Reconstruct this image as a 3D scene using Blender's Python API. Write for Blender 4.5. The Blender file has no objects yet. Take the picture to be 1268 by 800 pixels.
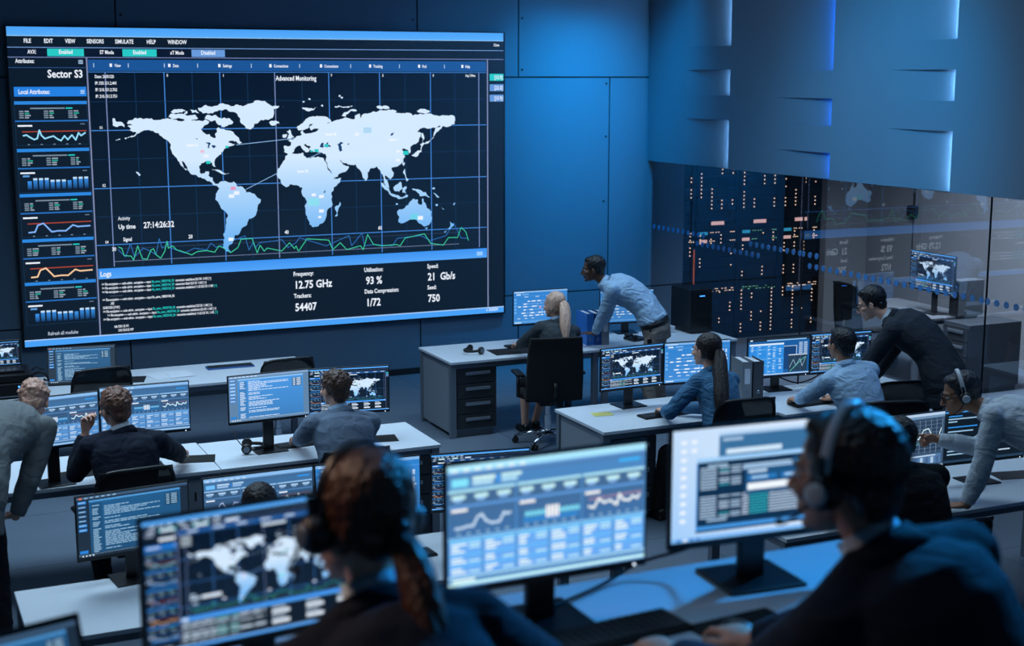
import bpy, bmesh, math, random
from mathutils import Vector, Matrix, noise
import numpy as np

# ---------------------------------------------------------------- camera, world, lights, exposure
SC = bpy.context.scene
COL = SC.collection
R = math.radians
CAM_F = 1760.0
CAM_Z = 3.37
cam_d = bpy.data.cameras.new('camera')
cam_d.sensor_width = 36.0
cam_d.sensor_fit = 'HORIZONTAL'
cam_d.lens = CAM_F / 1268.0 * 36.0
cam_d.clip_start = 0.05
cam_d.clip_end = 200
cam_d.dof.use_dof = True
cam_d.dof.focus_distance = 11.0
cam_d.dof.aperture_fstop = 2.6
cam = bpy.data.objects.new('camera', cam_d)
cam.location = (0, 0, CAM_Z)
cam.rotation_euler = (R(90 - 9.83), 0, R(-24.5))
COL.objects.link(cam)
SC.camera = cam

SC.view_settings.view_transform = 'Standard'
SC.view_settings.look = 'None'
SC.view_settings.gamma = 1.0
SC.view_settings.exposure = 0.0
SC.view_settings.use_curve_mapping = False
SC.cycles.use_denoising = True
SC.cycles.max_bounces = 6
SC.cycles.diffuse_bounces = 3
SC.cycles.glossy_bounces = 3
SC.cycles.transmission_bounces = 4
SC.cycles.transparent_max_bounces = 12
SC.cycles.sample_clamp_indirect = 4.0
SC.cycles.caustics_reflective = False
SC.cycles.caustics_refractive = False

W = bpy.data.worlds.new('world')
SC.world = W
W.use_nodes = True
W.node_tree.nodes['Background'].inputs[0].default_value = (0.13, 0.34, 0.62, 1)
W.node_tree.nodes['Background'].inputs[1].default_value = 0.21

def area(name, loc, target, sx, sy, power, color, spread=180):
    l = bpy.data.lights.new(name, 'AREA')
    l.shape = 'RECTANGLE'; l.size = sx; l.size_y = sy
    l.energy = power; l.color = color; l.spread = R(spread)
    o = bpy.data.objects.new(name, l)
    o.location = loc
    o.rotation_euler = (Vector(target) - Vector(loc)).to_track_quat('-Z', 'Y').to_euler()
    COL.objects.link(o)
    return o

def spot(name, loc, target, power, color, ang=60, blend=0.8, radius=0.1):
    l = bpy.data.lights.new(name, 'SPOT')
    l.energy = power; l.color = color; l.spot_size = R(ang); l.spot_blend = blend
    l.shadow_soft_size = radius
    o = bpy.data.objects.new(name, l)
    o.location = loc
    o.rotation_euler = (Vector(target) - Vector(loc)).to_track_quat('-Z', 'Y').to_euler()
    COL.objects.link(o)
    return o

COOL = (0.56, 0.79, 1.0)
BLUE = (0.03, 0.42, 1.0)
area('ceiling_panel_and_fill', (1.5, 10.6, 5.0), (1.8, 10.2, 0), 5.0, 1.6, 138, COOL, 120)
area('ceiling_panel_and_fill', (6.0, 11.4, 5.0), (6.0, 10.8, 0), 3.0, 1.2, 46, COOL, 110)
area('ceiling_panel_and_fill', (1.2, 6.6, 5.0), (1.2, 6.9, 0), 4.0, 1.2, 30, COOL, 120)
area('ceiling_panel_and_fill', (6.4, 7.6, 5.0), (6.4, 7.6, 0), 2.0, 1.2, 30, COOL, 120)
area('platform_panel_light', (1.2, 3.6, 4.9), (1.5, 2.9, 2.0), 2.6, 0.5, 12, (0.25, 0.58, 1.0))
area('added_accent_light', (6.2, 5.0, 5.1), (1.7, 2.3, 2.35), 0.4, 0.4, 22, (0.02, 0.36, 1.0), 34)  # added blue rim light for the front row's right side, no fixture behind it
area('added_accent_light', (-1.6, 4.4, 5.1), (0.8, 2.5, 2.3), 0.6, 0.6, 1.7, (1.0, 0.70, 0.52), 26)  # added faint warm accent on the foreground woman, no fixture behind it
area('office_ceiling_light', (10.3, 11.8, 3.85), (11.6, 12.4, 0), 1.6, 2.4, 250, (0.76, 0.87, 1.0), 110)
area('wall_washer', (7.65, 13.8, 5.1), (7.75, 15.06, 1.9), 1.2, 0.2, 40, (0.0, 0.44, 1.0), 66)
area('wall_washer', (6.6, 12.6, 5.1), (7.3, 15.06, 1.6), 1.2, 0.3, 12, (0.0, 0.48, 1.0), 90)
area('ceiling_panel_and_fill', (5.2, 10.6, 5.0), (8.67, 10.6, 3.2), 3.6, 0.6, 24, (0.42, 0.70, 1.0), 130)  # fill lamp added to lift the upper right wall, no panel modelled there
spot('bulkhead_washer', (5.6, 9.6, 4.9), (8.67, 10.7, 2.9), 500, (0.0, 0.50, 1.0), 62, 1.0, 0.3)

# ---------------------------------------------------------------- materials
def lin(c):
    return tuple((x / 255 / 12.92) if x / 255 <= 0.04045 else ((x / 255 + 0.055) / 1.055) ** 2.4 for x in c)

MATS = {}
def mat(name, rgb, rough=0.5, metal=0.0, var=0.06, scale=30.0, bump=0.0, bscale=200.0, emit=None, estr=1.0, alpha=1.0, spec=0.5, stretch=None, fold=0, folddist=.03):
    """a procedural material: base colour and roughness carry a little noise"""
    if name in MATS: return MATS[name]
    m = bpy.data.materials.new(name); m.use_nodes = True
    nt = m.node_tree; b = nt.nodes['Principled BSDF']
    c = lin(rgb)
    tc = nt.nodes.new('ShaderNodeTexCoord')
    n = nt.nodes.new('ShaderNodeTexNoise'); n.inputs['Scale'].default_value = scale; n.inputs['Detail'].default_value = 3
    if stretch:
        mp = nt.nodes.new('ShaderNodeMapping'); mp.inputs['Scale'].default_value = stretch
        nt.links.new(tc.outputs['Object'], mp.inputs[0]); nt.links.new(mp.outputs[0], n.inputs['Vector'])
    else:
        nt.links.new(tc.outputs['Object'], n.inputs['Vector'])
    mx = nt.nodes.new('ShaderNodeMix'); mx.data_type = 'RGBA'
    mx.inputs[6].default_value = tuple(max(0, v * (1 - var)) for v in c) + (1,)
    mx.inputs[7].default_value = tuple(min(1, v * (1 + var)) for v in c) + (1,)
    nt.links.new(n.outputs['Fac'], mx.inputs[0]); nt.links.new(mx.outputs[2], b.inputs['Base Color'])
    mr = nt.nodes.new('ShaderNodeMapRange')
    mr.inputs['To Min'].default_value = max(0.02, rough - 0.06); mr.inputs['To Max'].default_value = min(1, rough + 0.06)
    nt.links.new(n.outputs['Fac'], mr.inputs[0]); nt.links.new(mr.outputs[0], b.inputs['Roughness'])
    b.inputs['Metallic'].default_value = metal
    b.inputs['Specular IOR Level'].default_value = spec
    if bump:
        n2 = nt.nodes.new('ShaderNodeTexNoise'); n2.inputs['Scale'].default_value = bscale; n2.inputs['Detail'].default_value = 2
        if stretch: nt.links.new(mp.outputs[0], n2.inputs['Vector'])
        else: nt.links.new(tc.outputs['Object'], n2.inputs['Vector'])
        bp = nt.nodes.new('ShaderNodeBump'); bp.inputs['Strength'].default_value = bump; bp.inputs['Distance'].default_value = 0.01
        nt.links.new(n2.outputs['Fac'], bp.inputs['Height']); nt.links.new(bp.outputs[0], b.inputs['Normal'])
    if fold:
        n3 = nt.nodes.new('ShaderNodeTexNoise'); n3.inputs['Scale'].default_value = fold; n3.inputs['Detail'].default_value = 2.5; n3.inputs['Distortion'].default_value = 1.6; n3.inputs['Roughness'].default_value = .45
        mp3 = nt.nodes.new('ShaderNodeMapping'); mp3.inputs['Scale'].default_value = (1, 1, 1.7); mp3.inputs['Rotation'].default_value = (.4, .5, .3)
        nt.links.new(tc.outputs['Object'], mp3.inputs[0]); nt.links.new(mp3.outputs[0], n3.inputs['Vector'])
        b3 = nt.nodes.new('ShaderNodeBump'); b3.inputs['Strength'].default_value = 0.6; b3.inputs['Distance'].default_value = folddist
        nt.links.new(n3.outputs['Fac'], b3.inputs['Height'])
        if bump: nt.links.new(b3.outputs[0], bp.inputs['Normal'])
        else: nt.links.new(b3.outputs[0], b.inputs['Normal'])
    if emit is not None:
        b.inputs['Emission Color'].default_value = lin(emit) + (1,)
        b.inputs['Emission Strength'].default_value = estr
    MATS[name] = m
    return m

def screen_mat(name, strength, sampling='AUTO'):
    m = bpy.data.materials.new(name); m.use_nodes = True
    nt = m.node_tree; b = nt.nodes['Principled BSDF']
    a = nt.nodes.new('ShaderNodeVertexColor'); a.layer_name = 'Col'
    b.inputs['Base Color'].default_value = (0.004, 0.005, 0.007, 1)
    b.inputs['Roughness'].default_value = 0.45
    nt.links.new(a.outputs['Color'], b.inputs['Emission Color'])
    b.inputs['Emission Strength'].default_value = strength
    m.cycles.emission_sampling = sampling
    return m
M_WALLSCREEN = screen_mat('lit_video_wall', 1.0)
M_SCREEN = screen_mat('lit_monitor_panel', 1.0)

WHITE_TOP = mat('white_laminate', (214, 222, 230), 0.42, var=0.02, scale=6)
EDGE = mat('laminate_edge', (196, 204, 214), 0.5, var=0.02)
STEEL = mat('painted_steel_grey', (112, 122, 134), 0.4, 0.3)
PANEL = mat('grey_panel', (128, 136, 146), 0.6, var=0.03, scale=8)
DKPANEL = mat('dark_cabinet_panel', (42, 46, 52), 0.45)
ALU = mat('brushed_aluminium', (168, 176, 186), 0.32, 0.85, stretch=(1, 40, 40))
CHROME = mat('chrome', (210, 215, 220), 0.12, 1.0)
BLACK = mat('black_plastic', (14, 15, 17), 0.42)
BLACKS = mat('satin_black_plastic', (22, 24, 27), 0.3)
RUBBER = mat('black_rubber', (12, 12, 13), 0.8)
MESHF = mat('black_mesh_fabric', (13, 14, 16), 0.85, bump=0.5, bscale=500)
FAB_BLK = mat('black_fabric', (17, 18, 20), 0.9, bump=0.3, bscale=300)
KEYS = mat('keyboard_keys', (30, 34, 40), 0.5)
WHITEP = mat('white_plastic', (205, 210, 215), 0.4)
LEDW = mat('white_led', (20, 20, 20), emit=(220, 235, 255), estr=2.0)
LEDB = mat('blue_led', (10, 10, 10), emit=(60, 140, 255), estr=3.0)

# ---------------------------------------------------------------- helpers
def tag(o, label=None, cat=None, group=None, kind=None):
    if label: o['label'] = label
    if cat: o['category'] = cat
    if group: o['group'] = group
    if kind: o['kind'] = kind
    return o

def empty(name, loc=(0, 0, 0), rz=0.0, label=None, cat=None, group=None):
    o = bpy.data.objects.new(name, None)
    o.empty_display_size = 0.1
    o.location = loc; o.rotation_euler = (0, 0, rz)
    COL.objects.link(o)
    return tag(o, label, cat, group)

def kids(o): return [c for c in COL.objects if c.parent == o]
CH = {}
def dup(root, loc=None, rz=None, label=None, group=None):
    """copy a thing, its parts and their sub-parts"""
    r = root.copy(); COL.objects.link(r)
    if loc is not None: r.location = loc
    if rz is not None: r.rotation_euler = (0, 0, rz)
    if label: r['label'] = label
    if group: r['group'] = group
    for ch in CH.get(root.name, []):
        c = ch.copy(); COL.objects.link(c); c.parent = r
        CH.setdefault(r.name, []).append(c)
        for g in CH.get(ch.name, []):
            d = g.copy(); COL.objects.link(d); d.parent = c
            CH.setdefault(c.name, []).append(d)
    return r

class MB:
    """collects shapes into one mesh"""
    def __init__(s): s.bm = bmesh.new(); s.mi = 0
    def mark(s, n0):
        s.bm.faces.ensure_lookup_table()
        for f in s.bm.faces[n0:]: f.material_index = s.mi
    def box(s, x0, y0, z0, x1, y1, z1, bev=0.0, M=None):
        vs = [Vector((x, y, z)) for x in (x0, x1) for y in (y0, y1) for z in (z0, z1)]
        if M is not None: vs = [M @ v for v in vs]
        n0 = len(s.bm.faces)
        v = [s.bm.verts.new(p) for p in vs]
        fs = [s.bm.faces.new([v[i] for i in q]) for q in ((0, 1, 3, 2), (4, 6, 7, 5), (0, 4, 5, 1), (2, 3, 7, 6), (0, 2, 6, 4), (1, 5, 7, 3))]
        if bev > 0:
            es = list({e for f in fs for e in f.edges})
            bmesh.ops.bevel(s.bm, geom=es, offset=bev, segments=2, affect='EDGES', profile=0.5)
        s.mark(n0); return s
    def ring(s, c, ax, ay, rx, ry, n):
        return [s.bm.verts.new(c + ax * (rx * math.cos(2 * math.pi * k / n)) + ay * (ry * math.sin(2 * math.pi * k / n))) for k in range(n)]
    def skin(s, rings, cap=True, closed=False):
        n0 = len(s.bm.faces); n = len(rings[0])
        rr = rings + ([rings[0]] if closed else [])
        for a, b in zip(rr, rr[1:]):
            for k in range(n):
                try: s.bm.faces.new((a[k], a[(k + 1) % n], b[(k + 1) % n], b[k]))
                except ValueError: pass
        if cap and not closed:
            s.bm.faces.new(list(reversed(rings[0]))); s.bm.faces.new(rings[-1])
        s.mark(n0); return s
    def loft(s, secs, n=20):
        return s.skin([s.ring(Vector(c), ax, ay, rx, ry, n) for c, ax, ay, rx, ry in secs])
    def tube(s, pts, r, n=10, closed=False, flat=1.0):
        pts = [Vector(p) for p in pts]
        rs = r if isinstance(r, (list, tuple)) else [r] * len(pts)
        up = None; rings = []
        m = len(pts)
        for i, p in enumerate(pts):
            if closed: d = (pts[(i + 1) % m] - pts[i - 1])
            else: d = (pts[min(i + 1, m - 1)] - pts[max(i - 1, 0)])
            d.normalize()
            if up is None:
                up = Vector((0, 0, 1)) if abs(d.z) < 0.9 else Vector((1, 0, 0))
            ax = up.cross(d)
            if ax.length < 1e-4: ax = Vector((1, 0, 0)).cross(d)
            ax.normalize(); ay = d.cross(ax).normalized(); up = ay
            rings.append(s.ring(p, ax, ay, rs[i], rs[i] * flat, n))
        return s.skin(rings, True, closed)
    def cyl(s, a, b, r, r2=None, n=20):
        return s.tube([a, b], [r, r if r2 is None else r2], n)
    def ball(s, c, r, fr=None, n=16):
        n0 = len(s.bm.faces)
        c = Vector(c)
        if not isinstance(r, (tuple, list)): r = (r, r, r)
        A = fr or (Vector((1, 0, 0)), Vector((0, 1, 0)), Vector((0, 0, 1)))
        rings = []
        m = n // 2
        top = s.bm.verts.new(c + A[2] * r[2]); bot = s.bm.verts.new(c - A[2] * r[2])
        for i in range(1, m):
            t = math.pi * i / m
            rings.append([s.bm.verts.new(c + A[0] * (r[0] * math.sin(t) * math.cos(2 * math.pi * k / n)) + A[1] * (r[1] * math.sin(t) * math.sin(2 * math.pi * k / n)) + A[2] * (r[2] * math.cos(t))) for k in range(n)])
        for k in range(n):
            s.bm.faces.new((top, rings[0][k], rings[0][(k + 1) % n]))
            s.bm.faces.new((bot, rings[-1][(k + 1) % n], rings[-1][k]))
        for a, b in zip(rings, rings[1:]):
            for k in range(n): s.bm.faces.new((a[k], b[k], b[(k + 1) % n], a[(k + 1) % n]))
        s.mark(n0); return s
    def limb(s, pts, rs, n=14):
        """tapered capsules along joints"""
        pts = [Vector(p) for p in pts]
        for (a, b, ra, rb) in zip(pts, pts[1:], rs, rs[1:]):
            if (b - a).length > 1e-5: s.tube([a, b], [ra, rb], n)
        for p, r in zip(pts, rs): s.ball(p, r, n=12)
        return s
    def prism(s, poly, z0, z1, M=None):
        n0 = len(s.bm.faces)
        f = lambda x, y, z: (M @ Vector((x, y, z))) if M is not None else Vector((x, y, z))
        a = [s.bm.verts.new(f(x, y, z0)) for x, y in poly]; b = [s.bm.verts.new(f(x, y, z1)) for x, y in poly]
        n = len(poly)
        s.bm.faces.new(list(reversed(a))); s.bm.faces.new(b)
        for k in range(n): s.bm.faces.new((a[k], a[(k + 1) % n], b[(k + 1) % n], b[k]))
        s.mark(n0); return s
    def build(s, name, mats, parent=None, smooth=False, bevel=0.0, world=False):
        bmesh.ops.recalc_face_normals(s.bm, faces=s.bm.faces)
        me = bpy.data.meshes.new(name); s.bm.to_mesh(me); s.bm.free()
        for m in (mats if isinstance(mats, (list, tuple)) else [mats]): me.materials.append(m)
        if smooth:
            for p in me.polygons: p.use_smooth = True
        o = bpy.data.objects.new(name, me)
        COL.objects.link(o)
        if parent is not None:
            o.parent = parent
            CH.setdefault(parent.name, []).append(o)
            if world:
                M = Matrix.LocRotScale(parent.location, parent.rotation_euler, (1, 1, 1))
                p = parent.parent
                if p is not None: M = Matrix.LocRotScale(p.location, p.rotation_euler, (1, 1, 1)) @ M
                o.matrix_parent_inverse = M.inverted()
        if bevel:
            b = o.modifiers.new('bevel', 'BEVEL'); b.width = bevel; b.segments = 2; b.limit_method = 'ANGLE'
        return o

def struct(o): return tag(o, kind='structure')
def rotz(a): return Matrix.Rotation(a, 4, 'Z')
def T(x, y, z): return Matrix.Translation((x, y, z))
RND = random.Random(7)

# ---------------------------------------------------------------- screen pictures
FONT_CACHE = {}
def glyphs(s, bold):
    k = (s, bold)
    if k in FONT_CACHE: return FONT_CACHE[k]
    cu = bpy.data.curves.new('txt', 'FONT'); cu.body = s; cu.size = 1.0; cu.resolution_u = 2
    cu.offset = 0.022 if bold else 0.008
    ob = bpy.data.objects.new('txt', cu); COL.objects.link(ob)
    dg = bpy.context.evaluated_depsgraph_get()
    me = bpy.data.meshes.new_from_object(ob.evaluated_get(dg))
    vs = [(v.co.x, v.co.y) for v in me.vertices]; fs = [tuple(p.vertices) for p in me.polygons]
    w = max([v[0] for v in vs] + [0.1])
    bpy.data.objects.remove(ob); bpy.data.curves.remove(cu); bpy.data.meshes.remove(me)
    FONT_CACHE[k] = (vs, fs, w)
    return FONT_CACHE[k]

def parse(s):
    return [[(int(a) / 2000.0, int(b) / 1200.0) for a, b in (p.split(',') for p in poly.split())] for poly in s.split('|')]
from mathutils.geometry import tessellate_polygon

class Canvas:
    """a screen picture: coloured faces in u (0..1 right), v (0..1 down), each layer a hair in front of the last"""
    def __init__(s, w, h, step, seed=1):
        s.w, s.h, s.st = w, h, step; s.v = []; s.f = []; s.c = []; s.r = random.Random(seed)
    def P(s, u, v, l): return ((u - .5) * s.w, -l * s.st, (.5 - v) * s.h)
    def face(s, pts, cols):
        n = len(s.v); s.v += pts; s.f.append(tuple(range(n, n + len(pts)))); s.c += cols
    def rect(s, u0, v0, u1, v1, c, l, c2=None, c3=None):
        a = lin(c); b = lin(c2) if c2 else a
        ur = lin(c3) if c3 else a; br = lin(c3) if c3 else b
        s.face([s.P(u0, v0, l), s.P(u0, v1, l), s.P(u1, v1, l), s.P(u1, v0, l)], [a, b, br, ur])
    def poly(s, pts, c, l, cf=None):
        tr = tessellate_polygon([[Vector((p[0], p[1], 0)) for p in pts]])
        for t in tr:
            s.face([s.P(*pts[i], l) for i in t], [lin(cf(*pts[i])) if cf else lin(c) for i in t])
    def line(s, pts, t, c, l):
        """t = thickness as a fraction of the height"""
        asp = s.w / s.h; c = lin(c)
        for a, b in zip(pts, pts[1:]):
            d = Vector(((b[0] - a[0]) * asp, b[1] - a[1]));
            if d.length < 1e-6: continue
            n = Vector((-d.y, d.x)).normalized() * t / 2; e = d.normalized() * t * .3
            q = []
            for p, sg in ((a, -1), (b, 1)):
                for k in ((1, -1) if sg < 0 else (-1, 1)):
                    q.append(s.P(p[0] + (n.x * k + e.x * sg) / asp, p[1] + n.y * k + e.y * sg, l))
            s.face(q, [c] * 4)
    def text(s, t, u, v, h, c, l, sx=0.8, al='L', bold=False):
        """v = baseline, h = cap height"""
        vs, fs, w = glyphs(t, bold); k = h / 0.70; kx = k * sx * s.h / s.w
        off = 0 if al == 'L' else (-w * kx if al == 'R' else -w * kx / 2)
        n = len(s.v); cl = lin(c)
        s.v += [s.P(u + off + x * kx, v - y * k, l) for x, y in vs]
        for f in fs:
            s.f.append(tuple(n + i for i in f)); s.c += [cl] * len(f)
        # colours are per corner
    def dash(s, u0, v, u1, h, c, l, gap=.25, word=(.01, .03)):
        u = u0
        while u < u1:
            w = min(s.r.uniform(*word), u1 - u)
            s.rect(u, v - h / 2, u + w, v + h / 2, c, l); u += w + word[0] * gap + .002
    def mesh(s, name, material):
        me = bpy.data.meshes.new(name)
        me.from_pydata(s.v, [], s.f)
        at = me.color_attributes.new('Col', 'FLOAT_COLOR', 'CORNER')
        arr = np.ones((len(s.c), 4), dtype=np.float32)
        arr[:, :3] = np.array(s.c, dtype=np.float32)
        at.data.foreach_set('color', arr.ravel())
        me.materials.append(material)
        return me
LAND = parse('418,358 423,350 448,339 490,341 532,348 570,342 607,347 634,352 656,352 678,350 700,352 722,348 735,356 730,364 710,378 701,387 709,397 733,405 747,419 758,420 755,406 764,398 762,384 770,378 798,390 817,392 836,410 850,421 852,429 833,436 819,432 807,438 821,443 835,446 818,453 798,461 778,477 766,491 752,504 749,515 755,534 746,532 741,517 727,515 699,517 688,530 690,550 697,560 710,558 713,550 727,551 724,567 741,576 742,590 751,601 765,604 757,609 740,604 727,589 708,578 681,569 656,559 643,543 620,507 628,526 641,542 635,544 619,526 604,498 586,476 581,460 582,441 567,424 548,410 535,397 514,388 493,385 477,388 455,398 428,411 410,419 407,414 434,406 453,394 440,392 419,387 433,379 420,368 439,366|838,435 850,426 863,441 852,446|731,329 761,330 794,341 830,360 821,368 804,374 793,379 766,365 760,351 743,356 717,343 723,334|578,336 587,324 614,324 657,331 679,328 692,342 678,347 640,350 602,344|587,317 636,309 644,315 614,321|658,307 685,310 696,322 668,321|693,302 724,291 785,286 826,295 801,303 773,313 750,324 712,324 696,312|784,310 826,297 857,295 902,287 975,290 990,299 1018,297 995,310 995,329 983,346 940,353 914,367 899,389 879,383 863,366 858,344 845,325 812,316|974,362 1014,360 1016,368 996,375 979,371|366,339 374,339 376,349 404,358 409,373 388,368 365,365|444,544 452,546 462,557 456,561|737,543 759,544 781,555 809,560 786,564 759,552|373,421 391,417 390,420 375,423|758,609 772,592 790,589 800,595 824,593 837,612 863,620 873,639 910,651 932,670 919,690 913,717 902,737 880,744 866,773 847,788 841,801 822,808 814,829 794,851 797,867 807,876 786,872 769,855 774,827 775,801 787,764 795,733 788,714 768,695 748,661 752,638 766,620|1036,499 1066,488 1112,486 1114,498 1141,509 1152,504 1197,510 1202,523 1227,573 1239,594 1270,593 1259,613 1225,652 1225,677 1226,709 1205,728 1202,750 1186,775 1163,788 1142,789 1127,762 1115,727 1114,707 1121,688 1115,668 1100,645 1105,628 1090,618 1080,615 1037,623 1018,608 1002,581 1005,547 1025,523|1239,712 1261,690 1265,703 1251,747 1239,749|1033,456 1060,456 1063,444 1050,436 1071,432 1087,418 1108,414 1102,402 1111,396 1114,405 1124,410 1158,404 1180,390 1160,389 1147,397 1140,381 1159,367 1141,373 1131,389 1117,394 1093,396 1087,384 1105,370 1126,350 1147,342 1181,341 1231,358 1227,365 1214,371 1240,362 1274,352 1300,348 1333,353 1335,338 1355,332 1356,359 1363,339 1405,327 1440,319 1447,318 1480,316 1515,322 1510,330 1564,330 1586,343 1636,337 1703,346 1774,347 1776,364 1774,379 1749,389 1717,389 1707,401 1677,434 1682,409 1711,385 1671,394 1635,392 1605,410 1623,414 1616,433 1598,460 1573,474 1575,489 1568,499 1562,483 1536,480 1543,493 1550,512 1539,537 1505,553 1489,556 1500,578 1495,596 1497,586 1483,604 1473,596 1459,587 1462,603 1476,631 1477,640 1463,630 1455,607 1451,589 1439,565 1425,549 1407,557 1415,548 1383,574 1383,597 1372,608 1362,591 1349,559 1334,538 1292,532 1265,517 1279,538 1304,547 1289,567 1241,592 1229,572 1205,522 1209,503 1205,492 1178,485 1156,482 1136,471 1145,464 1122,450 1115,453 1138,479 1130,484 1102,457 1077,468 1066,486 1045,487 1033,481|1047,429 1055,411 1045,399 1058,391 1066,412 1076,422 1061,428|1028,423 1030,411 1047,409 1042,423|1110,306 1173,302 1161,314 1135,320|1273,340 1292,325 1340,316 1342,320 1297,334 1294,344|1248,301 1284,303 1323,298 1323,303 1250,306|1031,301 1033,301 1033,303|1427,304 1440,300 1484,312 1466,314|1604,322 1663,324 1660,329 1609,328|1625,414 1632,417 1637,438 1630,452 1625,434|1577,506 1597,494 1620,484 1623,469 1616,461 1641,457 1630,467 1623,494 1584,510|1639,460 1659,447 1677,433 1679,435 1661,449 1639,463|1536,541 1548,535 1542,550|1539,577 1547,561 1549,578 1564,606 1556,615 1547,587|1497,636 1529,614 1534,633 1521,658 1502,653|1441,616 1458,628 1484,663 1521,675 1560,675 1545,684 1506,679 1477,664 1453,639|1536,642 1556,638 1546,652 1551,666 1536,661|1578,644 1606,649 1640,662 1660,686 1645,681 1615,680 1600,660 1585,653|1673,665 1703,686 1695,688|1512,737 1545,726 1570,699 1583,688 1605,693 1602,705 1620,717 1626,687 1640,716 1667,745 1668,771 1654,801 1629,807 1609,795 1594,777 1559,781 1527,791 1519,786 1520,767 1512,751|1634,814 1649,813 1643,827|1745,788 1768,804 1755,817 1727,840 1722,835 1752,811|1710,729 1723,738 1720,740|1764,720 1774,711 1769,723')
LAKES = parse('1181,463 1187,450 1198,446 1199,465|1207,458 1212,447 1218,445 1216,455 1231,464 1212,468|1255,454 1268,446 1282,450 1270,458 1279,481 1267,486 1261,468|1298,455 1309,448 1305,458|714,438 738,441 732,460 725,458 728,445|740,448 761,453 751,461|675,415 689,421 683,425|1485,423 1501,409 1499,418|1193,648 1199,640 1202,644 1197,652')
SIGNALS = parse('364,844 390,873 411,823 424,875 459,842 477,850 507,870 522,807 532,846 558,829 570,848 619,869 657,852 707,861 724,835 745,853 862,812 877,870 894,841 903,864 920,843 999,837 1013,834 1038,868 1072,850 1087,830 1200,869 1299,831 1309,874 1355,823 1365,877 1410,874 1488,883 1511,852 1615,846 1660,869 1731,851 1766,798 1801,865 1830,867|365,833 377,838 385,867 412,871 420,887 438,832 454,883 472,886 489,850 498,846 507,870 525,885 541,859 552,819 556,847 573,839 588,855 619,866 646,878 669,866 707,864 738,872 755,848 771,855 802,877 832,858 846,825 891,824 910,883 923,853 939,878 952,866 1011,881 1045,849 1065,874 1072,863 1081,885 1083,884 1119,836 1211,846 1227,886 1260,859 1287,889 1348,876 1359,893 1379,830 1404,873 1443,881 1505,878 1522,885 1545,853 1632,839 1660,881 1718,891 1742,860 1783,862 1801,819 1822,839 1834,876')
def coast(poly, seed, amp=.20, depth=3):
    """roughens an outline by midpoint displacement, as a coast is"""
    r = random.Random(seed); q = list(poly)
    for _ in range(depth):
        o = []
        for a, b in zip(q, q[1:] + q[:1]):
            dx, dy = b[0] - a[0], (b[1] - a[1]) * .6; L = math.hypot(dx, dy); o.append(a)
            if L > .0045:
                k = r.uniform(-amp, amp); o.append(((a[0] + b[0]) / 2 - dy * k, (a[1] + b[1]) / 2 + dx * k / .6))
        q = o
    return q
from mathutils.geometry import tessellate_polygon as _tess
def _whole(q):
    a = abs(sum(x0 * y1 - x1 * y0 for (x0, y0), (x1, y1) in zip(q, q[1:] + q[:1]))) / 2
    t = sum(abs((q[j][0] - q[i][0]) * (q[k][1] - q[i][1]) - (q[k][0] - q[i][0]) * (q[j][1] - q[i][1])) / 2 for i, j, k in _tess([[Vector((x, y, 0)) for x, y in q]]))
    return a > 0 and abs(t - a) < .004 * a
def rough(p, i, depth=3):
    for n in range(24):
        q = coast(p, i + 100 * n, .20 * (.88 ** n), depth)
        if _whole(q): return q
    return p
LAND = [rough(p, i) for i, p in enumerate(LAND)]; LAKES = [rough(p, i + 50, 2) for i, p in enumerate(LAKES)]
_r = random.Random(3)
for _ in range(16):   # small arctic and pacific islands
    u, v = _r.choice(((_r.uniform(.30, .37), _r.uniform(.25, .31)), (_r.uniform(.75, .86), _r.uniform(.50, .60)), (_r.uniform(.55, .66), _r.uniform(.21, .25))))
    LAND.append([(u + .004 * _r.uniform(.4, 1) * math.cos(a), v + .005 * _r.uniform(.4, 1) * math.sin(a)) for a in (0, 1.2, 2.5, 3.7, 5)])

BG = (11, 26, 42); BG2 = (14, 32, 50); BAR = (72, 160, 246); MID = (44, 112, 190); TEAL = (40, 200, 198); WHT = (235, 243, 255)
LINE1 = (66, 132, 214); LINE2 = (20, 56, 92); PALE = (120, 160, 220)

def land_col(u, v):
    t = max(0.0, min(1.0, (v - .42) / .30))
    a, b = (212, 234, 255), (104, 176, 244)
    return tuple(a[i] + (b[i] - a[i]) * t for i in range(3))

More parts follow.
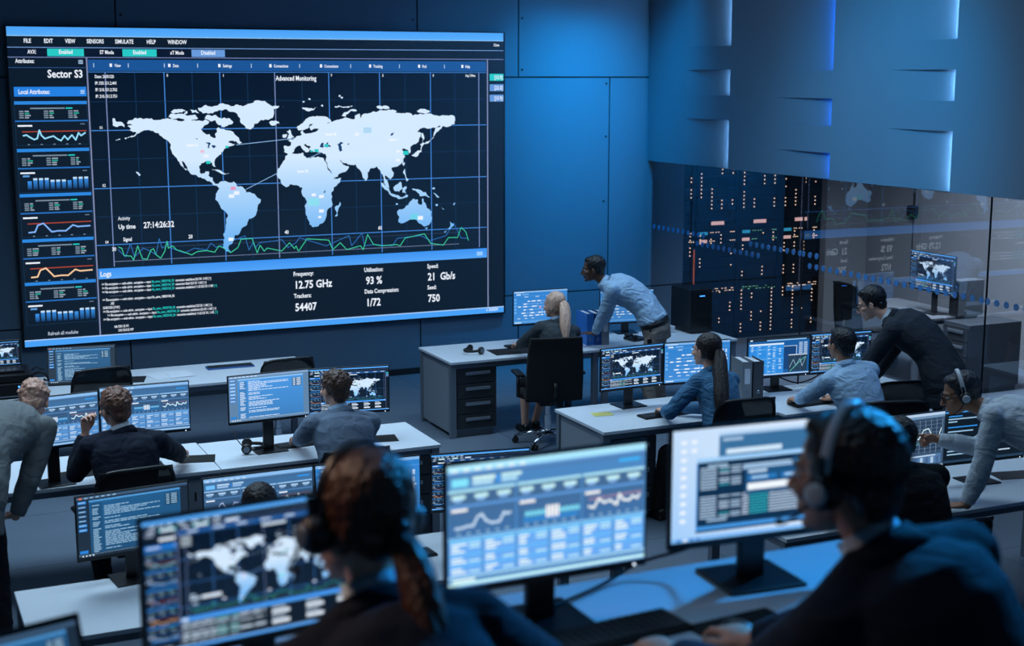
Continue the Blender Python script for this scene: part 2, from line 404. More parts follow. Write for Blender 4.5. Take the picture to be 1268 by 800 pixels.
def sidebar_panel(c, v, kind, det, l=3, u0=.006, u1=.137):
    W_ = u1 - u0
    c.rect(u0, v + .004, u1, v + .014, (44, 134, 222), l)
    c.rect(u0, v + .0145, u1, v + .125 if kind != 'x' else v + .06, (13, 28, 44), l)
    c.rect(u0 + .028, v + .024, u0 + .09, v + .028, (120, 140, 160), l + 1); c.rect(u0 + .092, v + .024, u0 + .104, v + .028, TEAL, l + 1)
    for k in range(3):
        for j in range(4):
            x = u0 + .008 + k * .044
            c.rect(x, v + .033 + j * .0065, x + .008, v + .037 + j * .0065, (120, 140, 158), l + 1)
            c.rect(x + .010, v + .033 + j * .0065, x + .010 + c.r.uniform(.004, .011), v + .037 + j * .0065, (40, 170, 150) if j == 1 else (150, 165, 182), l + 1)
    c.rect(u0, v + .063, u1, v + .0672, (38, 110, 190), l + 1)
    b = v + .07
    c.rect(u0 + .004, b + .007, u0 + .030, b + .012, WHT, l + 1); c.rect(u1 - .014, b + .004, u1 - .006, b + .007, (100, 120, 140), l + 1)
    if kind == 'bars':
        c.rect(u0 + .008, b + .016, u0 + .02, b + .022, (90, 150, 215), l + 1)
        hs = [.6, .8, .8, .8, .66, .66, .66, .6, .82, .82, .82]
        for k, h in enumerate(hs):
            x = u0 + .016 + k * .0103
            c.rect(x, b + .062 - h * .045, x + .0072, b + .062, (60, 150, 240), l + 1, (13, 40, 80))
            if h > .61: c.rect(x, b + .062 - h * .045, x + .0072, b + .064 - h * .045 + .004, (190, 222, 250), l + 2)
    else:
        c.line([(u0 + .012, b + .028), (u1 - .004, b + .027)], .003, (176, 70, 50), l + 1)
        if kind == 'wave':
            p = [(.0, .5), (.05, .45), (.1, .6), (.17, .78), (.22, .7), (.26, .12), (.29, .5), (.34, .72), (.42, .62), (.48, .55), (.55, .78), (.6, .88), (.66, .55), (.71, .82), (.78, .5), (.84, .85), (.89, .35), (.93, .55), (1, .35)]
            col = (150, 220, 250)
        else:
            p = [(.0, .85), (.1, .82), (.15, .35), (.24, .22), (.32, .6), (.37, .85), (.48, .8), (.6, .82), (.72, .42), (.8, .55), (1, .52)]
            col = (130, 180, 250) if kind == 'hill' else (250, 205, 160)
        q = [(u0 + .013 + x * .112, b + .018 + y * .044) for x, y in p]
        c.line(q, .0045, col, l + 2)
        for k in range(5): c.rect(u0 + .02 + k * .023, b + .066, u0 + .024 + k * .023, b + .069, (110, 130, 150), l + 1)
    c.line([(u0, v), (u0, v + .14), (u1, v + .14), (u1, v)], .0012, (26, 60, 92), l + 1)

def dashboard(c, det):
    """menu bar, side bar of small charts, world map, log and figures; det 2 = the wall, 1 = near monitor, 0 = far monitor"""
    c.rect(0, 0, 1, 1, BG, 0)
    c.rect(0, 0, 1, .026, BAR, 1, (88, 172, 250)); c.rect(0, .0262, 1, .0285, (150, 205, 255), 2)
    c.rect(.145, .1375, .955, .76, (4, 20, 40), 1, (14, 32, 50))
    c.line([(0, .0625), (1, .061)], .002, PALE, 2); c.line([(0, .0925), (1, .0915)], .0025, (110, 125, 175), 2)
    c.rect(.07, .066, .136, .089, TEAL, 3); c.rect(.207, .066, .271, .089, TEAL, 3); c.rect(.338, .066, .403, .089, (104, 154, 220), 3)
    c.rect(.002, .067, .068, .088, (9, 22, 46), 3); c.rect(.14, .067, .205, .088, (9, 22, 46), 3); c.rect(.273, .067, .337, .088, (9, 22, 46), 3)
    if det == 2:
        for t, u in (('FILE', .0292), ('EDIT', .065), ('VIEW', .103), ('SENSORS', .142), ('SIMULATE', .194), ('HELP', .253), ('WINDOW', .293)):
            c.text(t, u, .0485, .0125, WHT, 4, .72, bold=True)
        c.text('Close', .977, .046, .0095, WHT, 4, .7, bold=True)
        c.text('AVX:', .035, .0815, .0115, WHT, 4, .72, bold=True); c.text('ST Mode', .165, .0815, .0115, WHT, 4, .72, bold=True); c.text('xT Mode', .297, .0815, .0115, WHT, 4, .72, bold=True)
        c.text('Enabled', .103, .0815, .0125, WHT, 4, .75, 'C', True); c.text('Enabled', .239, .0815, .0125, WHT, 4, .75, 'C', True); c.text('Disabled', .370, .0815, .0125, WHT, 4, .75, 'C', True)
        c.text('Attributes:', .0125, .110, .0125, WHT, 4, .72, bold=True)
        c.text('Sector S3', .1315, .1545, .0235, WHT, 4, .82, 'R', True)
        c.text('Local Attributes:', .0145, .2045, .0135, WHT, 6, .72, bold=True)
        c.text('Refresh all modules', .043, .967, .0115, (190, 205, 225), 4, .72)
        for t, u in (('View', .191), ('Data', .301), ('Settings', .398), ('Connections', .500), ('Connections', .604), ('Tracking', .708), ('Find', .815), ('Help', .912)):
            c.text(t, u, .1215, .0095, WHT, 4, .7, bold=True); c.rect(u - .009, .111, u - .0045, .1215, WHT, 4)
        for k, t in enumerate(('Date: 26/01/20', 'IP: 333.151.2.441', 'IP: 210.151.2.762', 'IP: 210.151.3.751')):
            c.text(t, .1535, .156 + k * .0205, .0095, WHT, 5, .72, bold=True)
        c.text('Advanced Monitoring', .545, .1645, .0155, WHT, 5, .72, 'C', True)
        c.text('Avg 124ms', .912, .152, .0085, WHT, 5, .7, bold=True)
        c.text('Activity', .184, .6075, .0115, WHT, 5, .75); c.text('Up time', .184, .636, .0145, WHT, 5, .8, bold=True)
        c.text('27:14:26:32', .232, .636, .019, WHT, 5, .78, bold=True)
        c.text('Signal', .192, .676, .0115, WHT, 5, .75, bold=True); c.text('20', .318, .6765, .012, WHT, 5, .8, bold=True); c.text('40', .513, .6765, .012, WHT, 5, .8, bold=True); c.text('60', .713, .6765, .012, WHT, 5, .8, bold=True); c.text('30', .170, .706, .0115, WHT, 5, .8, bold=True)
        c.text('Logs', .1455, .787, .0165, WHT, 6, .8, bold=True)
        for t, u, v in (('Frequency:', .5285, .8225), ('Trackers:', .5285, .8985), ('Utilisation:', .6805, .8225), ('Data Compression:', .6805, .8985), ('Speed:', .8215, .8225), ('Seed:', .8215, .8985)):
            c.text(t, u, v, .0145, WHT, 5, .78, bold=True)
        for t, u, v in (('12.75 GHz', .5300, .8660), ('54407', .5305, .9435), ('93 %', .6840, .8660), ('1/72', .6835, .9435), ('21  Gb/s', .8225, .8660), ('750', .8225, .9435)):
            c.text(t, u, v, .026, WHT, 5, .82, bold=True)
        for t, u, v in (('Sector 01', .3212, .3732), ('Sector 03', .5422, .4683), ('Sector 02', .6032, .3457), ('Sector 1', .7401, .3676)):
            c.text(t, u, v + .003, .0095, (250, 252, 255), 7, .72, bold=True)
        for t, u in (('0', .288, ), ('1', .397), ('7', .617), ('5', .727), ('9', .838)): c.text(t, u, .152, .0085, WHT, 5, .8, bold=True)
        c.text('01', .158, .3155, .009, WHT, 5, .8); c.text('02', .158, .499, .009, WHT, 5, .8); c.text('04', .158, .681, .009, WHT, 5, .8)
        c.text('v: 26/02/01', .958, .992, .010, WHT, 6, .75, bold=True)
        for k, t in enumerate(('[12.9]', '[22.0]', '[15.9]')):
            v = .154 + k * .0365
            c.rect(.968, v - .012, 1, v + .012, TEAL if k == 0 else (100, 150, 215), 4); c.text(t, .9975, v + .006, .0125, WHT, 5, .75, 'R', True)
        rows = [(0, '>> File encryption ---- sudo admin . encryption --- input ', 'file_name_108029100_SSI', ' connection established 223 331 114/5 [ >]', ''),
                (0, '>> File encryption ---- sudo admin . encryption --- input ', 'file_name_108029100_SSI', ' connection failed 223 331 114/5 [ >]', ''),
                (0, '>> File encryption ---- sudo admin . encryption --- input ', 'file_name_108029100_SSI', ' connection established 11-22-223 331 114/5 ', '[ >]'),
                (.9, '--------- -- ----- ', '', '', ''),
                (0, '>> File encryption ---- sudo admin . encryption --- input file_name_108029100_SSI', '', '', ''),
                (.9, './/SII', '', '', ''), (0, '22/05/2020 [19:01]', '', '', ''),
                (0, '>> File encryption ---- sudo admin . encryption --- input ', 'file_name_108029100_SSI', ' connection established 223 331 114/5 [ >]', ''),
                (.5, '>> File encryption ---- sudo admin . encryption --- input ', 'file_name_108029100_SSI', ' connection established 223 331 114/5 [ >]', ''),
                (0, '>> File encryption ---- sudo admin . encryption --- input ', 'file_name_108029100_SSI', ' connection established 11-22-223 331 114/5 ', '[ >]'),
                (0, '', '', '', ''), (1.2, '168.133/1 32 V/1', '', '', ''), (1.7, '218.133.8.32 V97', '', '', '')]
        v = .8165
        for ind, a, b, d, e in rows:
            u = .1475 + ind * .016
            kx = .0078 / .70 * .62 * c.h / c.w
            for t, col in ((a, WHT), (b, TEAL), (d, WHT), (e, TEAL)):
                if not t.strip(): continue
                c.text(t, u, v, .0078, col if ind != .9 or t[0] == '.' else (90, 105, 120), 5, .62, bold=True)
                u += (glyphs(t, True)[2] + .35) * kx
            v += .0128
    else:
        k = 1.25 if det == 1 else 1.1
        for u, w in ((.03, .03), (.07, .02), (.1, .03), (.145, .04), (.2, .04), (.25, .03), (.29, .04)): c.rect(u, .037, u + w * .8, .037 + .011 * k, (190, 215, 240), 4)
        for u, w in ((.075, .055), (.212, .055), (.342, .055)): c.rect(u, .070, u + w, .088, (222, 236, 252), 4)
        for u, w in ((.02, .03), (.16, .03), (.29, .03)): c.rect(u, .072, u + w, .086, (190, 205, 225), 4)
        c.rect(.0125, .102, .045, .112, (170, 190, 210), 4); c.rect(.066, .134, .1315, .156, (225, 238, 252), 4)
        c.rect(.0145, .193, .07, .205, (200, 225, 250), 6); c.rect(.044, .958, .105, .967, (150, 170, 190), 4)
        for u in (.191, .301, .398, .500, .604, .708, .815, .912): c.rect(u - .010, .110, u + .035, .123, (200, 222, 245), 4)
        for j in range(4): c.rect(.1535, .146 + j * .0205, .197, .159 + j * .0205, (170, 185, 195), 5)
        c.rect(.495, .149, .600, .167, (215, 232, 250), 5)
        c.rect(.184, .596, .206, .609, (180, 205, 230), 5); c.rect(.184, .620, .225, .639, (190, 214, 238), 5); c.rect(.232, .616, .315, .640, (226, 240, 255), 5)
        c.rect(.192, .665, .215, .677, (180, 205, 230), 5)
        for u in (.318, .513, .713): c.rect(u, .664, u + .014, .677, (225, 235, 250), 5)
        c.rect(.1455, .770, .172, .787, (225, 240, 255), 6)
        for u in (.5285, .6805, .8215):
            for v in (.81, .886): c.rect(u, v, u + .06, v + .013, (185, 205, 228), 5)
            for v in (.838, .916): c.rect(u, v, u + .078, v + .027, (226, 238, 252), 5)
        v = .812
        for j in range(12):
            if j in (3, 5, 10): v += .013; continue
            c.dash(.148, v, .285, .0092, (176, 196, 216), 5, word=(.02, .05)); c.dash(.288, v, .385, .0092, (60, 170, 165) if j % 3 == 0 else (160, 186, 206), 5, word=(.04, .06))
            if j % 4 < 2: c.dash(.388, v, .50, .0092, (190, 208, 226), 5, word=(.03, .06))
            v += .0128
        for j in range(3): c.rect(.968, .142 + j * .0365, 1, .165 + j * .0365, TEAL if j == 0 else (120, 165, 222), 4)
    c.line([(0, .124), (.137, .124)], .0015, (50, 90, 150), 3)
    for j in range(3):
        c.rect(.125, .1005 + j * .0045, .1335, .1030 + j * .0045, (170, 200, 235), 4); c.rect(.126, .193 + j * .0045, .1335, .1955 + j * .0045, (190, 220, 250), 6)
    c.rect(.007, .183, .137, .2125, (36, 128, 226), 5)
    for v, kd in ((.223, 'wave'), (.3695, 'bars'), (.510, 'hill'), (.6525, 'amber'), (.790, 'bars')): sidebar_panel(c, v, kd, det)
    c.rect(.1390, .093, .1415, .980, (130, 140, 180), 4); c.rect(.9615, .093, .9640, .980, (130, 140, 180), 4)
    c.rect(.1425, .099, .9600, .134, (26, 84, 150), 3)
    for u in (.158, .222, .29, .354, .46, .558, .665, .77, .87): c.rect(u - .006, .110, u - .0045, .123, (180, 205, 235), 4)
    for u in (.173, .2834, .3914, .5012, .6129, .7212, .8331, .9429): c.rect(u - .0009, .1375, u + .0009, .757, LINE1 if u not in (.173, .5012, .9429) else (120, 140, 190), 2)
    for u in (.228, .337, .446, .557, .667, .777, .888): c.rect(u - .0006, .1375, u + .0006, .757, LINE2, 2)
    c.line([(.1425, .1375), (.96, .1375)], .002, LINE1, 2)
    for v in (.3205, .5043, .686): c.rect(.1425, v - .0014, .9600, v + .0014, LINE1, 2)
    for v in (.23, .412, .595): c.rect(.1425, v - .0008, .9600, v + .0008, LINE2, 2)
    c.line([(.174, .741), (.895, .741)], .002, (110, 125, 160), 2); c.line([(.174, .700), (.895, .700)], .0012, (60, 78, 110), 2)
    for p in LAND: c.poly(p, None, 4, land_col)
    for p in LAKES: c.poly(p, (16, 60, 110), 5)
    c.line([(.4202, .3738), (.539, .356)], .0018, (150, 195, 245), 5); c.line([(.4367, .5214), (.502, .4705), (.60, .40)], .0018, (150, 195, 245), 3)
    for u, v, cc, s_ in ((.4103, .517, (230, 150, 190), .9), (.417, .5326, WHT, 1), (.4065, .5423, WHT, 1), (.4024, .686, WHT, .9), (.5757, .5479, WHT, .8), (.5918, .5541, WHT, .9), (.5753, .5725, (140, 222, 240), 2.1), (.591, .6037, WHT, .9), (.5873, .6243, WHT, .6), (.7935, .6368, (110, 210, 235), 1.6), (.8071, .6418, WHT, 1.1),
                         (.693, .3329, (176, 216, 244), 1.6), (.6703, .346, WHT, .8), (.7762, .4131, TEAL, 1.1), (.7594, .4069, WHT, .7), (.7583, .4378, WHT, .8), (.6045, .3825, TEAL, .8), (.5837, .3981, TEAL, .8), (.5736, .4003, TEAL, .5), (.3517, .3934, (236, 190, 214), .7), (.359, .4084, WHT, .9), (.3628, .429, TEAL, .8), (.4007, .38, TEAL, .6)):
        c.rect(u - .0055 * s_, v - .006 * s_, u + .0055 * s_, v + .006 * s_, cc, 6)
    for col, pts, ly in (((46, 110, 180), SIGNALS[0], 3), ((64, 205, 160), SIGNALS[1], 4)): c.line(pts, .0024, col, ly)
    c.rect(.1425, .7615, .9600, .7955, (60, 146, 240), 5, (84, 164, 248)); c.rect(.936, .773, .95, .787, (150, 200, 250), 6)
    c.rect(0, .9815, 1, 1, BAR, 5); c.rect(0, .978, 1, .9815, (170, 205, 250), 5)

def charts(c, det, b=1.0):
    """toolbar, three line charts above six columns of figures"""
    k = lambda t: tuple(min(255, x * b) for x in t)
    c.rect(0, 0, 1, 1, k((64, 112, 160)), 0)
    c.rect(0, 0, 1, .055, k((140, 190, 240)), 1); c.rect(0, .055, 1, .10, k((84, 134, 186)), 1, k((60, 92, 130)))
    for j in range(7): c.rect(.02 + j * .055, .03, .05 + j * .055, .055, k((190, 220, 250)), 2)
    c.rect(.02, .11, .10, .175, k((110, 190, 250)), 2)
    c.rect(.12, .105, .23, .135, k((180, 212, 245)), 2); c.rect(.12, .145, .22, .172, k((160, 196, 235)), 2); c.rect(.26, .105, .36, .132, k((170, 205, 240)), 2); c.rect(.26, .142, .34, .17, k((150, 190, 235)), 2)
    c.rect(.24, .11, .25, .17, k((40, 130, 225)), 3); c.rect(.86, .11, .97, .135, k((50, 150, 235)), 2)
    for i in range(3):
        u = .005 + i * .333
        c.rect(u, .20, u + .323, .222, k((150, 196, 240)), 2); c.rect(u, .222, u + .323, .585, k((58, 88, 120)), 2, k((50, 92, 138)))
        for j in range(3):
            x = u + .015 + j * .11
            c.rect(x, .245, x + .065, .275, k((170, 205, 240)), 3); c.rect(x + .01, .28, x + .05, .30, k((120, 160, 205)), 3)
        c.rect(u, .325, u + .323, .345, k((80, 130, 185)), 3); c.rect(u + .012, .355, u + .09, .378, k((225, 236, 250)), 3)
        for j in range(5): c.rect(u + .03, .40 + j * .035, u + .31, .402 + j * .035, k((80, 110, 145)), 3)
        if i == 1:
            for j in range(16):
                hh = .05 if 6 <= j <= 9 else .02
                c.rect(u + .04 + j * .0175, .47 - hh, u + .053 + j * .0175, .47 + hh, k((220, 236, 255) if 6 <= j <= 9 else (110, 190, 240)), 4)
            c.rect(u + .03, .50, u + .31, .54, k((40, 110, 170)), 3)
        else:
            if i == 0: p = [(.0, .8), (.15, .78), (.22, .72), (.32, .75), (.4, .3), (.48, .2), (.55, .55), (.66, .72), (.8, .7), (.88, .25), (.93, .35), (1, .3)]
            else: p = [(0, .6), (.1, .7), (.2, .25), (.3, .5), (.42, .42), (.55, .7), (.6, .15), (.68, .5), (.8, .55), (.86, .35), (.95, .5), (1, .3)]
            if i == 2: c.line([(u + .03, .42), (u + .31, .41)], .006, k((190, 120, 120)), 4)
            c.line([(u + .03 + x * .27, .385 + y * .16) for x, y in p], .018 if det else .014, k((170, 190, 235) if i == 0 else (205, 238, 252)), 5)
        for j in range(6): c.rect(u + .04 + j * .047, .555, u + .055 + j * .047, .565, k((160, 190, 220)), 4)
    c.rect(0, .588, 1, .60, k((120, 170, 220)), 3)
    for i in range(6):
        u = .006 + i * .1655
        c.rect(u, .607, u + .158, .905, k((86, 140, 200)), 2)
        c.rect(u, .607, u + .158, .632, k((96, 166, 232)), 3)
        for j in range(9):
            v = .640 + j * .029
            if j in (3, 6): c.rect(u, v, u + .158, v + .014, k((84, 158, 226)), 3); continue
            c.rect(u + .01, v, u + .01 + c.r.uniform(.035, .075), v + .017, k((196, 220, 246)), 4)
            if j in (0, 1, 5, 8): c.rect(u + .095, v, u + .15, v + .014, k((170, 205, 240)), 4)
    c.rect(0, .91, 1, .925, k((150, 190, 235)), 3); c.rect(.02, .935, .13, .957, k((190, 215, 240)), 3); c.rect(.0, .962, 1, .985, k((170, 208, 245)), 3)
    c.rect(0, .985, 1, 1, k((90, 140, 190)), 3)

def code(c, bright):
    bgc = (28, 44, 62) if not bright else (96, 132, 168)
    pc = (34, 92, 140) if not bright else (74, 152, 228)
    tx = (150, 190, 220) if not bright else (215, 234, 255)
    c.rect(0, 0, 1, 1, bgc, 0); c.rect(0, 0, 1, .045, (60, 88, 118) if not bright else (130, 165, 205), 1)
    c.rect(.02, .015, .05, .035, (230, 120, 60) if not bright else (190, 215, 240), 2)
    for j in range(6): c.rect(.07 + j * .05, .017, .10 + j * .05, .033, tx, 2)
    for j in range(7): c.rect(.012, .07 + j * .075, .085, .07 + j * .075 + .048, (40, 130, 215) if j in (0, 5, 6) else (34, 84, 134) if not bright else (90, 165, 235), 2); c.rect(.018, .085 + j * .075, .075, .1 + j * .075, tx, 3)
    c.rect(.012, .88, .085, .93, (40, 130, 215), 2)
    c.rect(.11, .07, .93, .94, pc, 2, tuple(int(x * .85) for x in pc)); c.rect(.11, .07, .93, .10, (80, 150, 210) if not bright else (140, 195, 245), 3)
    c.rect(.125, .12, .22, .93, tuple(int(x * .85) for x in pc), 3)
    v = .13
    while v < .92:
        if c.r.random() > .18:
            c.rect(.135, v, .135 + c.r.uniform(.04, .075), v + .014, tx, 4)
        if c.r.random() > .22:
            c.dash(.24, v + .007, .26 + c.r.choice((.12, .2, .28, .36, .48)), .014, tx, 4, word=(.02, .07))
        v += .028
    c.rect(.79, .14, .91, .33, tuple(int(x * .6) for x in pc), 4)
    for j in range(6): c.rect(.80, .15 + j * .03, .83, .165 + j * .03, tx, 5); c.rect(.845, .15 + j * .03, .90, .165 + j * .03, tx, 5)
    for j in range(4): c.rect(.03 + j * .03, .963, .045 + j * .03, .98, (220, 235, 250), 3)
    c.rect(0, .953, 1, .957, tx, 2)

def desktop(c):
    """pale desktop with icons, a console window and a form"""
    c.rect(0, 0, 1, 1, (196, 222, 250), 0, (160, 204, 250), (220, 236, 255))
    for j in range(10):
        c.rect(.045, .09 + j * .078, .075, .125 + j * .078, (236, 244, 255), 2)
        if j < 2: c.rect(.1, .09 + j * .078, .13, .125 + j * .078, (236, 244, 255), 2)
    c.rect(.25, .05, .97, .078, (170, 205, 240), 2); c.rect(.25, .078, .97, .40, (58, 112, 158), 2); c.rect(.27, .10, .38, .125, (170, 200, 228), 3)
    c.rect(.29, .20, .60, .245, (208, 232, 252), 3); c.rect(.27, .26, .97, .30, (70, 140, 200), 3)
    c.rect(.13, .262, .99, .30, (160, 208, 250), 4); c.rect(.13, .30, .99, .93, (10, 40, 70), 4); c.rect(.13, .875, .99, .91, (70, 150, 225), 5)
    c.rect(.135, .305, .985, .875, (12, 44, 74), 5); c.rect(.13, .30, .136, .90, (60, 150, 230), 6)
    v = .325
    for j in range(20):
        if j in (9, 10): v += .026; continue
        tl = (60, 170, 190) if j % 5 == 2 else (186, 212, 236)
        if j in (0, 19): c.rect(.19, v, .30, v + .02, (150, 185, 215), 6); v += .026; continue
        c.rect(.15, v, .24, v + .012, (180, 208, 236), 6)
        if j % 4: c.rect(.255, v, .31, v + .012, tl, 6); c.rect(.32, v, .375, v + .012, (176, 204, 232), 6)
        if j > 10: c.rect(.385, v, .42, v + .012, (196, 216, 240), 6); c.rect(.425, v, .53, v + .012, (50, 178, 196), 6); c.rect(.535, v, .70 + .03 * (j % 3), v + .012, (190, 214, 240), 6)
        elif j < 3: c.rect(.385, v, .70, v + .019, (170, 206, 240), 6)
        v += .026
    c.rect(.40, .395, .99, .62, (30, 82, 128), 7); c.rect(.415, .41, .52, .436, (190, 215, 240), 8)
    for u in (.415, .60, .78): c.rect(u, .46, u + .16, .50, (40, 120, 190), 8); c.rect(u + .02, .468, u + .11, .492, (160, 200, 236), 9)
    c.rect(.412, .53, .965, .59, (240, 248, 255), 8)
    c.rect(0, .965, 1, 1, (120, 180, 240), 6)
    for j in range(4): c.rect(.03 + j * .035, .972, .05 + j * .035, .992, (40, 110, 190) if j != 1 else (240, 248, 255), 7)

def flow(c, dim=1.0):
    k = lambda t: tuple(x * dim for x in t)
    c.rect(0, 0, 1, 1, k((44, 128, 206)), 0, k((66, 140, 214))); c.rect(0, 0, 1, .05, k((130, 180, 232)), 1)
    c.rect(.03, .025, .2, .05, k((190, 220, 250)), 2); c.rect(.05, .08, .13, .12, k((200, 226, 250)), 2); c.rect(.16, .09, .28, .11, k((150, 196, 240)), 2)
    c.rect(0, .14, 1, .147, k((110, 170, 230)), 1)
    for u in (.2, .4, .6, .8): c.rect(u, .17, u + .07, .19, k((200, 224, 250)), 2)
    nodes = []
    for j, v in enumerate((.30, .38, .46, .56, .66, .74)):
        u = .08 + (j % 2) * .1
        while u < .93:
            w = c.r.uniform(.03, .09)
            if c.r.random() > .25:
                c.rect(u, v, min(u + w, .97), v + .032, k((224, 238, 252)), 4); nodes.append((u + w / 2, v + .016))
            u += w + c.r.uniform(.02, .09)
    for a, b in zip(nodes, nodes[1:]):
        if abs(a[1] - b[1]) < .1 or c.r.random() > .5: c.line([a, ((a[0] + b[0]) / 2, a[1]), ((a[0] + b[0]) / 2, b[1]), b], .007, k((176, 210, 245)), 3)
    for j in range(5):
        if j < 3: c.rect(.07 + j * .13, .83, .12 + j * .13, .85, k((210, 230, 250)), 2)
        c.rect(.88, .22 + j * .13, .905, .31 + j * .13, k((190, 216, 244)), 2); c.rect(.93, .22 + j * .13, .955, .31 + j * .13, k((190, 216, 244)), 2)
    c.rect(.47, .5, .51, .54, k((235, 170, 190)), 5); c.rect(0, .93, 1, .95, k((120, 180, 235)), 2); c.rect(.02, .955, .14, .98, k((220, 235, 250)), 3)
    for j in range(5): c.rect(.012, .22 + j * .1, .05, .28 + j * .1, k((110, 175, 235)), 2)

def table(c):
    c.rect(0, 0, 1, 1, (24, 92, 160), 0); c.rect(0, 0, 1, .09, (30, 44, 58), 1); c.rect(.03, .04, .07, .07, (220, 235, 250), 2); c.rect(.30, .06, .95, .09, (140, 190, 235), 2)
    c.rect(.02, .15, .58, .985, (46, 140, 224), 2); c.rect(.02, .15, .58, .195, (220, 235, 250), 3)
    for u in (.14, .30, .42): c.rect(u, .21, u + .035, .985, (70, 156, 232), 3)
    for v in (.30, .55, .72): c.rect(.02, v, .58, v + .012, (120, 186, 240), 3)
    for u in (.05, .17, .32, .40, .50):
        v = .22
        while v < .9:
            if c.r.random() > .4: c.rect(u, v, u + c.r.uniform(.02, .05), v + .02, (190, 220, 248), 4)
            v += .035
    c.rect(.58, .24, .80, .255, (190, 215, 240), 2); c.rect(.785, .24, .795, .86, (190, 215, 240), 2); c.rect(.58, .255, .785, .86, (20, 66, 120), 1)
    for u in (.83, .91):
        for j in range(9): c.rect(u, .16 + j * .035, u + .06, .18 + j * .035, (180, 206, 232), 2)
    c.rect(.66, .48, .97, .50, (226, 238, 250), 3); c.rect(.66, .50, .97, .93, (36, 62, 86), 3)
    for u in (.76, .86): c.rect(u, .50, u + .004, .93, (80, 105, 130), 4)
    c.line([(.68, .82), (.74, .62), (.79, .78), (.85, .6), (.89, .80), (.95, .56)], .010, (170, 205, 235), 5)
    c.line([(.69, .92), (.78, .78), (.86, .66), (.94, .56)], .012, (110, 220, 190), 6)
    c.rect(0, .955, 1, .985, (180, 205, 232), 5)

def graph(c):
    c.rect(0, 0, 1, 1, (58, 84, 112), 0); c.rect(0, 0, 1, .05, (180, 205, 232), 1); c.rect(0, .055, 1, .09, (110, 145, 180), 1)
    c.rect(.05, .11, .97, .72, (38, 60, 86), 1)
    for j in range(14): c.rect(.06 + j * .07, .12, .064 + j * .07, .72, (140, 165, 190), 2)
    for j in range(9): c.rect(.05, .14 + j * .07, .97, .144 + j * .07, (130, 155, 182), 2)
    c.rect(.43, .13, .60, .155, (215, 190, 205), 3); c.rect(.50, .16, .506, .72, (190, 120, 140), 3)
    c.line([(.06, .62), (.12, .44), (.2, .36), (.28, .48), (.35, .62), (.42, .68), (.5, .52), (.56, .42), (.62, .40), (.68, .46), (.74, .30), (.80, .28), (.84, .40), (.9, .56), (.96, .3)], .016, (214, 240, 250), 4)
    c.line([(.1, .6), (.25, .52), (.4, .66), (.55, .7), (.7, .5), (.85, .46), (.95, .5)], .010, (110, 200, 195), 4)
    c.rect(.03, .75, .97, .92, (80, 120, 165), 2)
    for j in range(14): c.rect(.05 + j * .066, .80, .085 + j * .066, .91, (70, 100, 140) if j % 2 else (170, 196, 222), 3)
    c.rect(.05, .76, .9, .78, (200, 220, 240), 3); c.rect(0, .95, 1, 1, (160, 185, 212), 3)

def darklist(c):
    c.rect(0, 0, 1, 1, (12, 24, 36), 0); c.rect(.0, .06, .6, .09, (60, 150, 230), 1); c.rect(0, 0, 1, .04, (60, 90, 120), 1)
    for j, v in enumerate((.14, .19, .24, .34, .42, .47, .55, .60, .66, .72, .78, .84)):
        c.rect(.05, v, .05 + c.r.uniform(.1, .4), v + .022, (150, 190, 220) if j % 3 else (50, 140, 220), 2)
        if j % 2: c.rect(.5, v, .5 + c.r.uniform(.1, .35), v + .022, (190, 210, 230), 2)
    c.rect(0, .955, 1, 1, (36, 60, 86), 3)
PICT = {}
def picture(kind, w, h):
    k = (kind, round(w, 3), round(h, 3))
    if k in PICT: return PICT[k]
    c = Canvas(w, h, 0.00012, hash(kind) % 97 if False else len(kind) * 7 + 3)
    {'dash1': lambda: dashboard(c, 1), 'dash0': lambda: dashboard(c, 0), 'charts': lambda: charts(c, 1), 'charts2': lambda: charts(c, 1, 1.22), 'code': lambda: code(c, False), 'codeb': lambda: code(c, True),
     'desktop': lambda: desktop(c), 'flow': lambda: flow(c), 'flow2': lambda: flow(c, .9), 'table': lambda: table(c), 'graph': lambda: graph(c), 'darklist': lambda: darklist(c)}[kind]()
    PICT[k] = c.mesh('display_' + kind, M_SCREEN)
    return PICT[k]
# ---------------------------------------------------------------- the room
def wall_panel_mat():
    return mat('wall_cladding_blue_grey', (90, 114, 134), 0.62, var=0.05, scale=1.2, bump=0.05, bscale=90)
WALLM = wall_panel_mat()
SEAM = mat('dark_seam', (10, 12, 15), 0.8)
SCREW = mat('dark_screw_cap', (14, 16, 20), 0.5)

def floor_mat():
    m = mat('polished_concrete_floor', (98, 112, 128), 0.42, var=0.10, scale=1.7, bump=0.03, bscale=30)
    nt = m.node_tree; b = nt.nodes['Principled BSDF']
    tc = nt.nodes.new('ShaderNodeTexCoord')
    br = nt.nodes.new('ShaderNodeTexBrick'); br.offset = 0.0
    br.inputs['Scale'].default_value = 1.0; br.inputs['Brick Width'].default_value = 1.8; br.inputs['Row Height'].default_value = 1.25
    br.inputs['Mortar Size'].default_value = 0.006
    br.inputs['Color1'].default_value = (1, 1, 1, 1); br.inputs['Color2'].default_value = (.94, .94, .94, 1); br.inputs['Mortar'].default_value = (.45, .45, .45, 1)
    nt.links.new(tc.outputs['Object'], br.inputs['Vector'])
    src = b.inputs['Base Color'].links[0].from_socket
    mx = nt.nodes.new('ShaderNodeMix'); mx.data_type = 'RGBA'; mx.blend_type = 'MULTIPLY'; mx.inputs[0].default_value = 1
    nt.links.new(src, mx.inputs[6]); nt.links.new(br.outputs['Color'], mx.inputs[7]); nt.links.new(mx.outputs[2], b.inputs['Base Color'])
    return m
FLOORM = floor_mat()
m = MB(); m.box(-4, -2.5, -.1, 12.4, 15.8, 0)
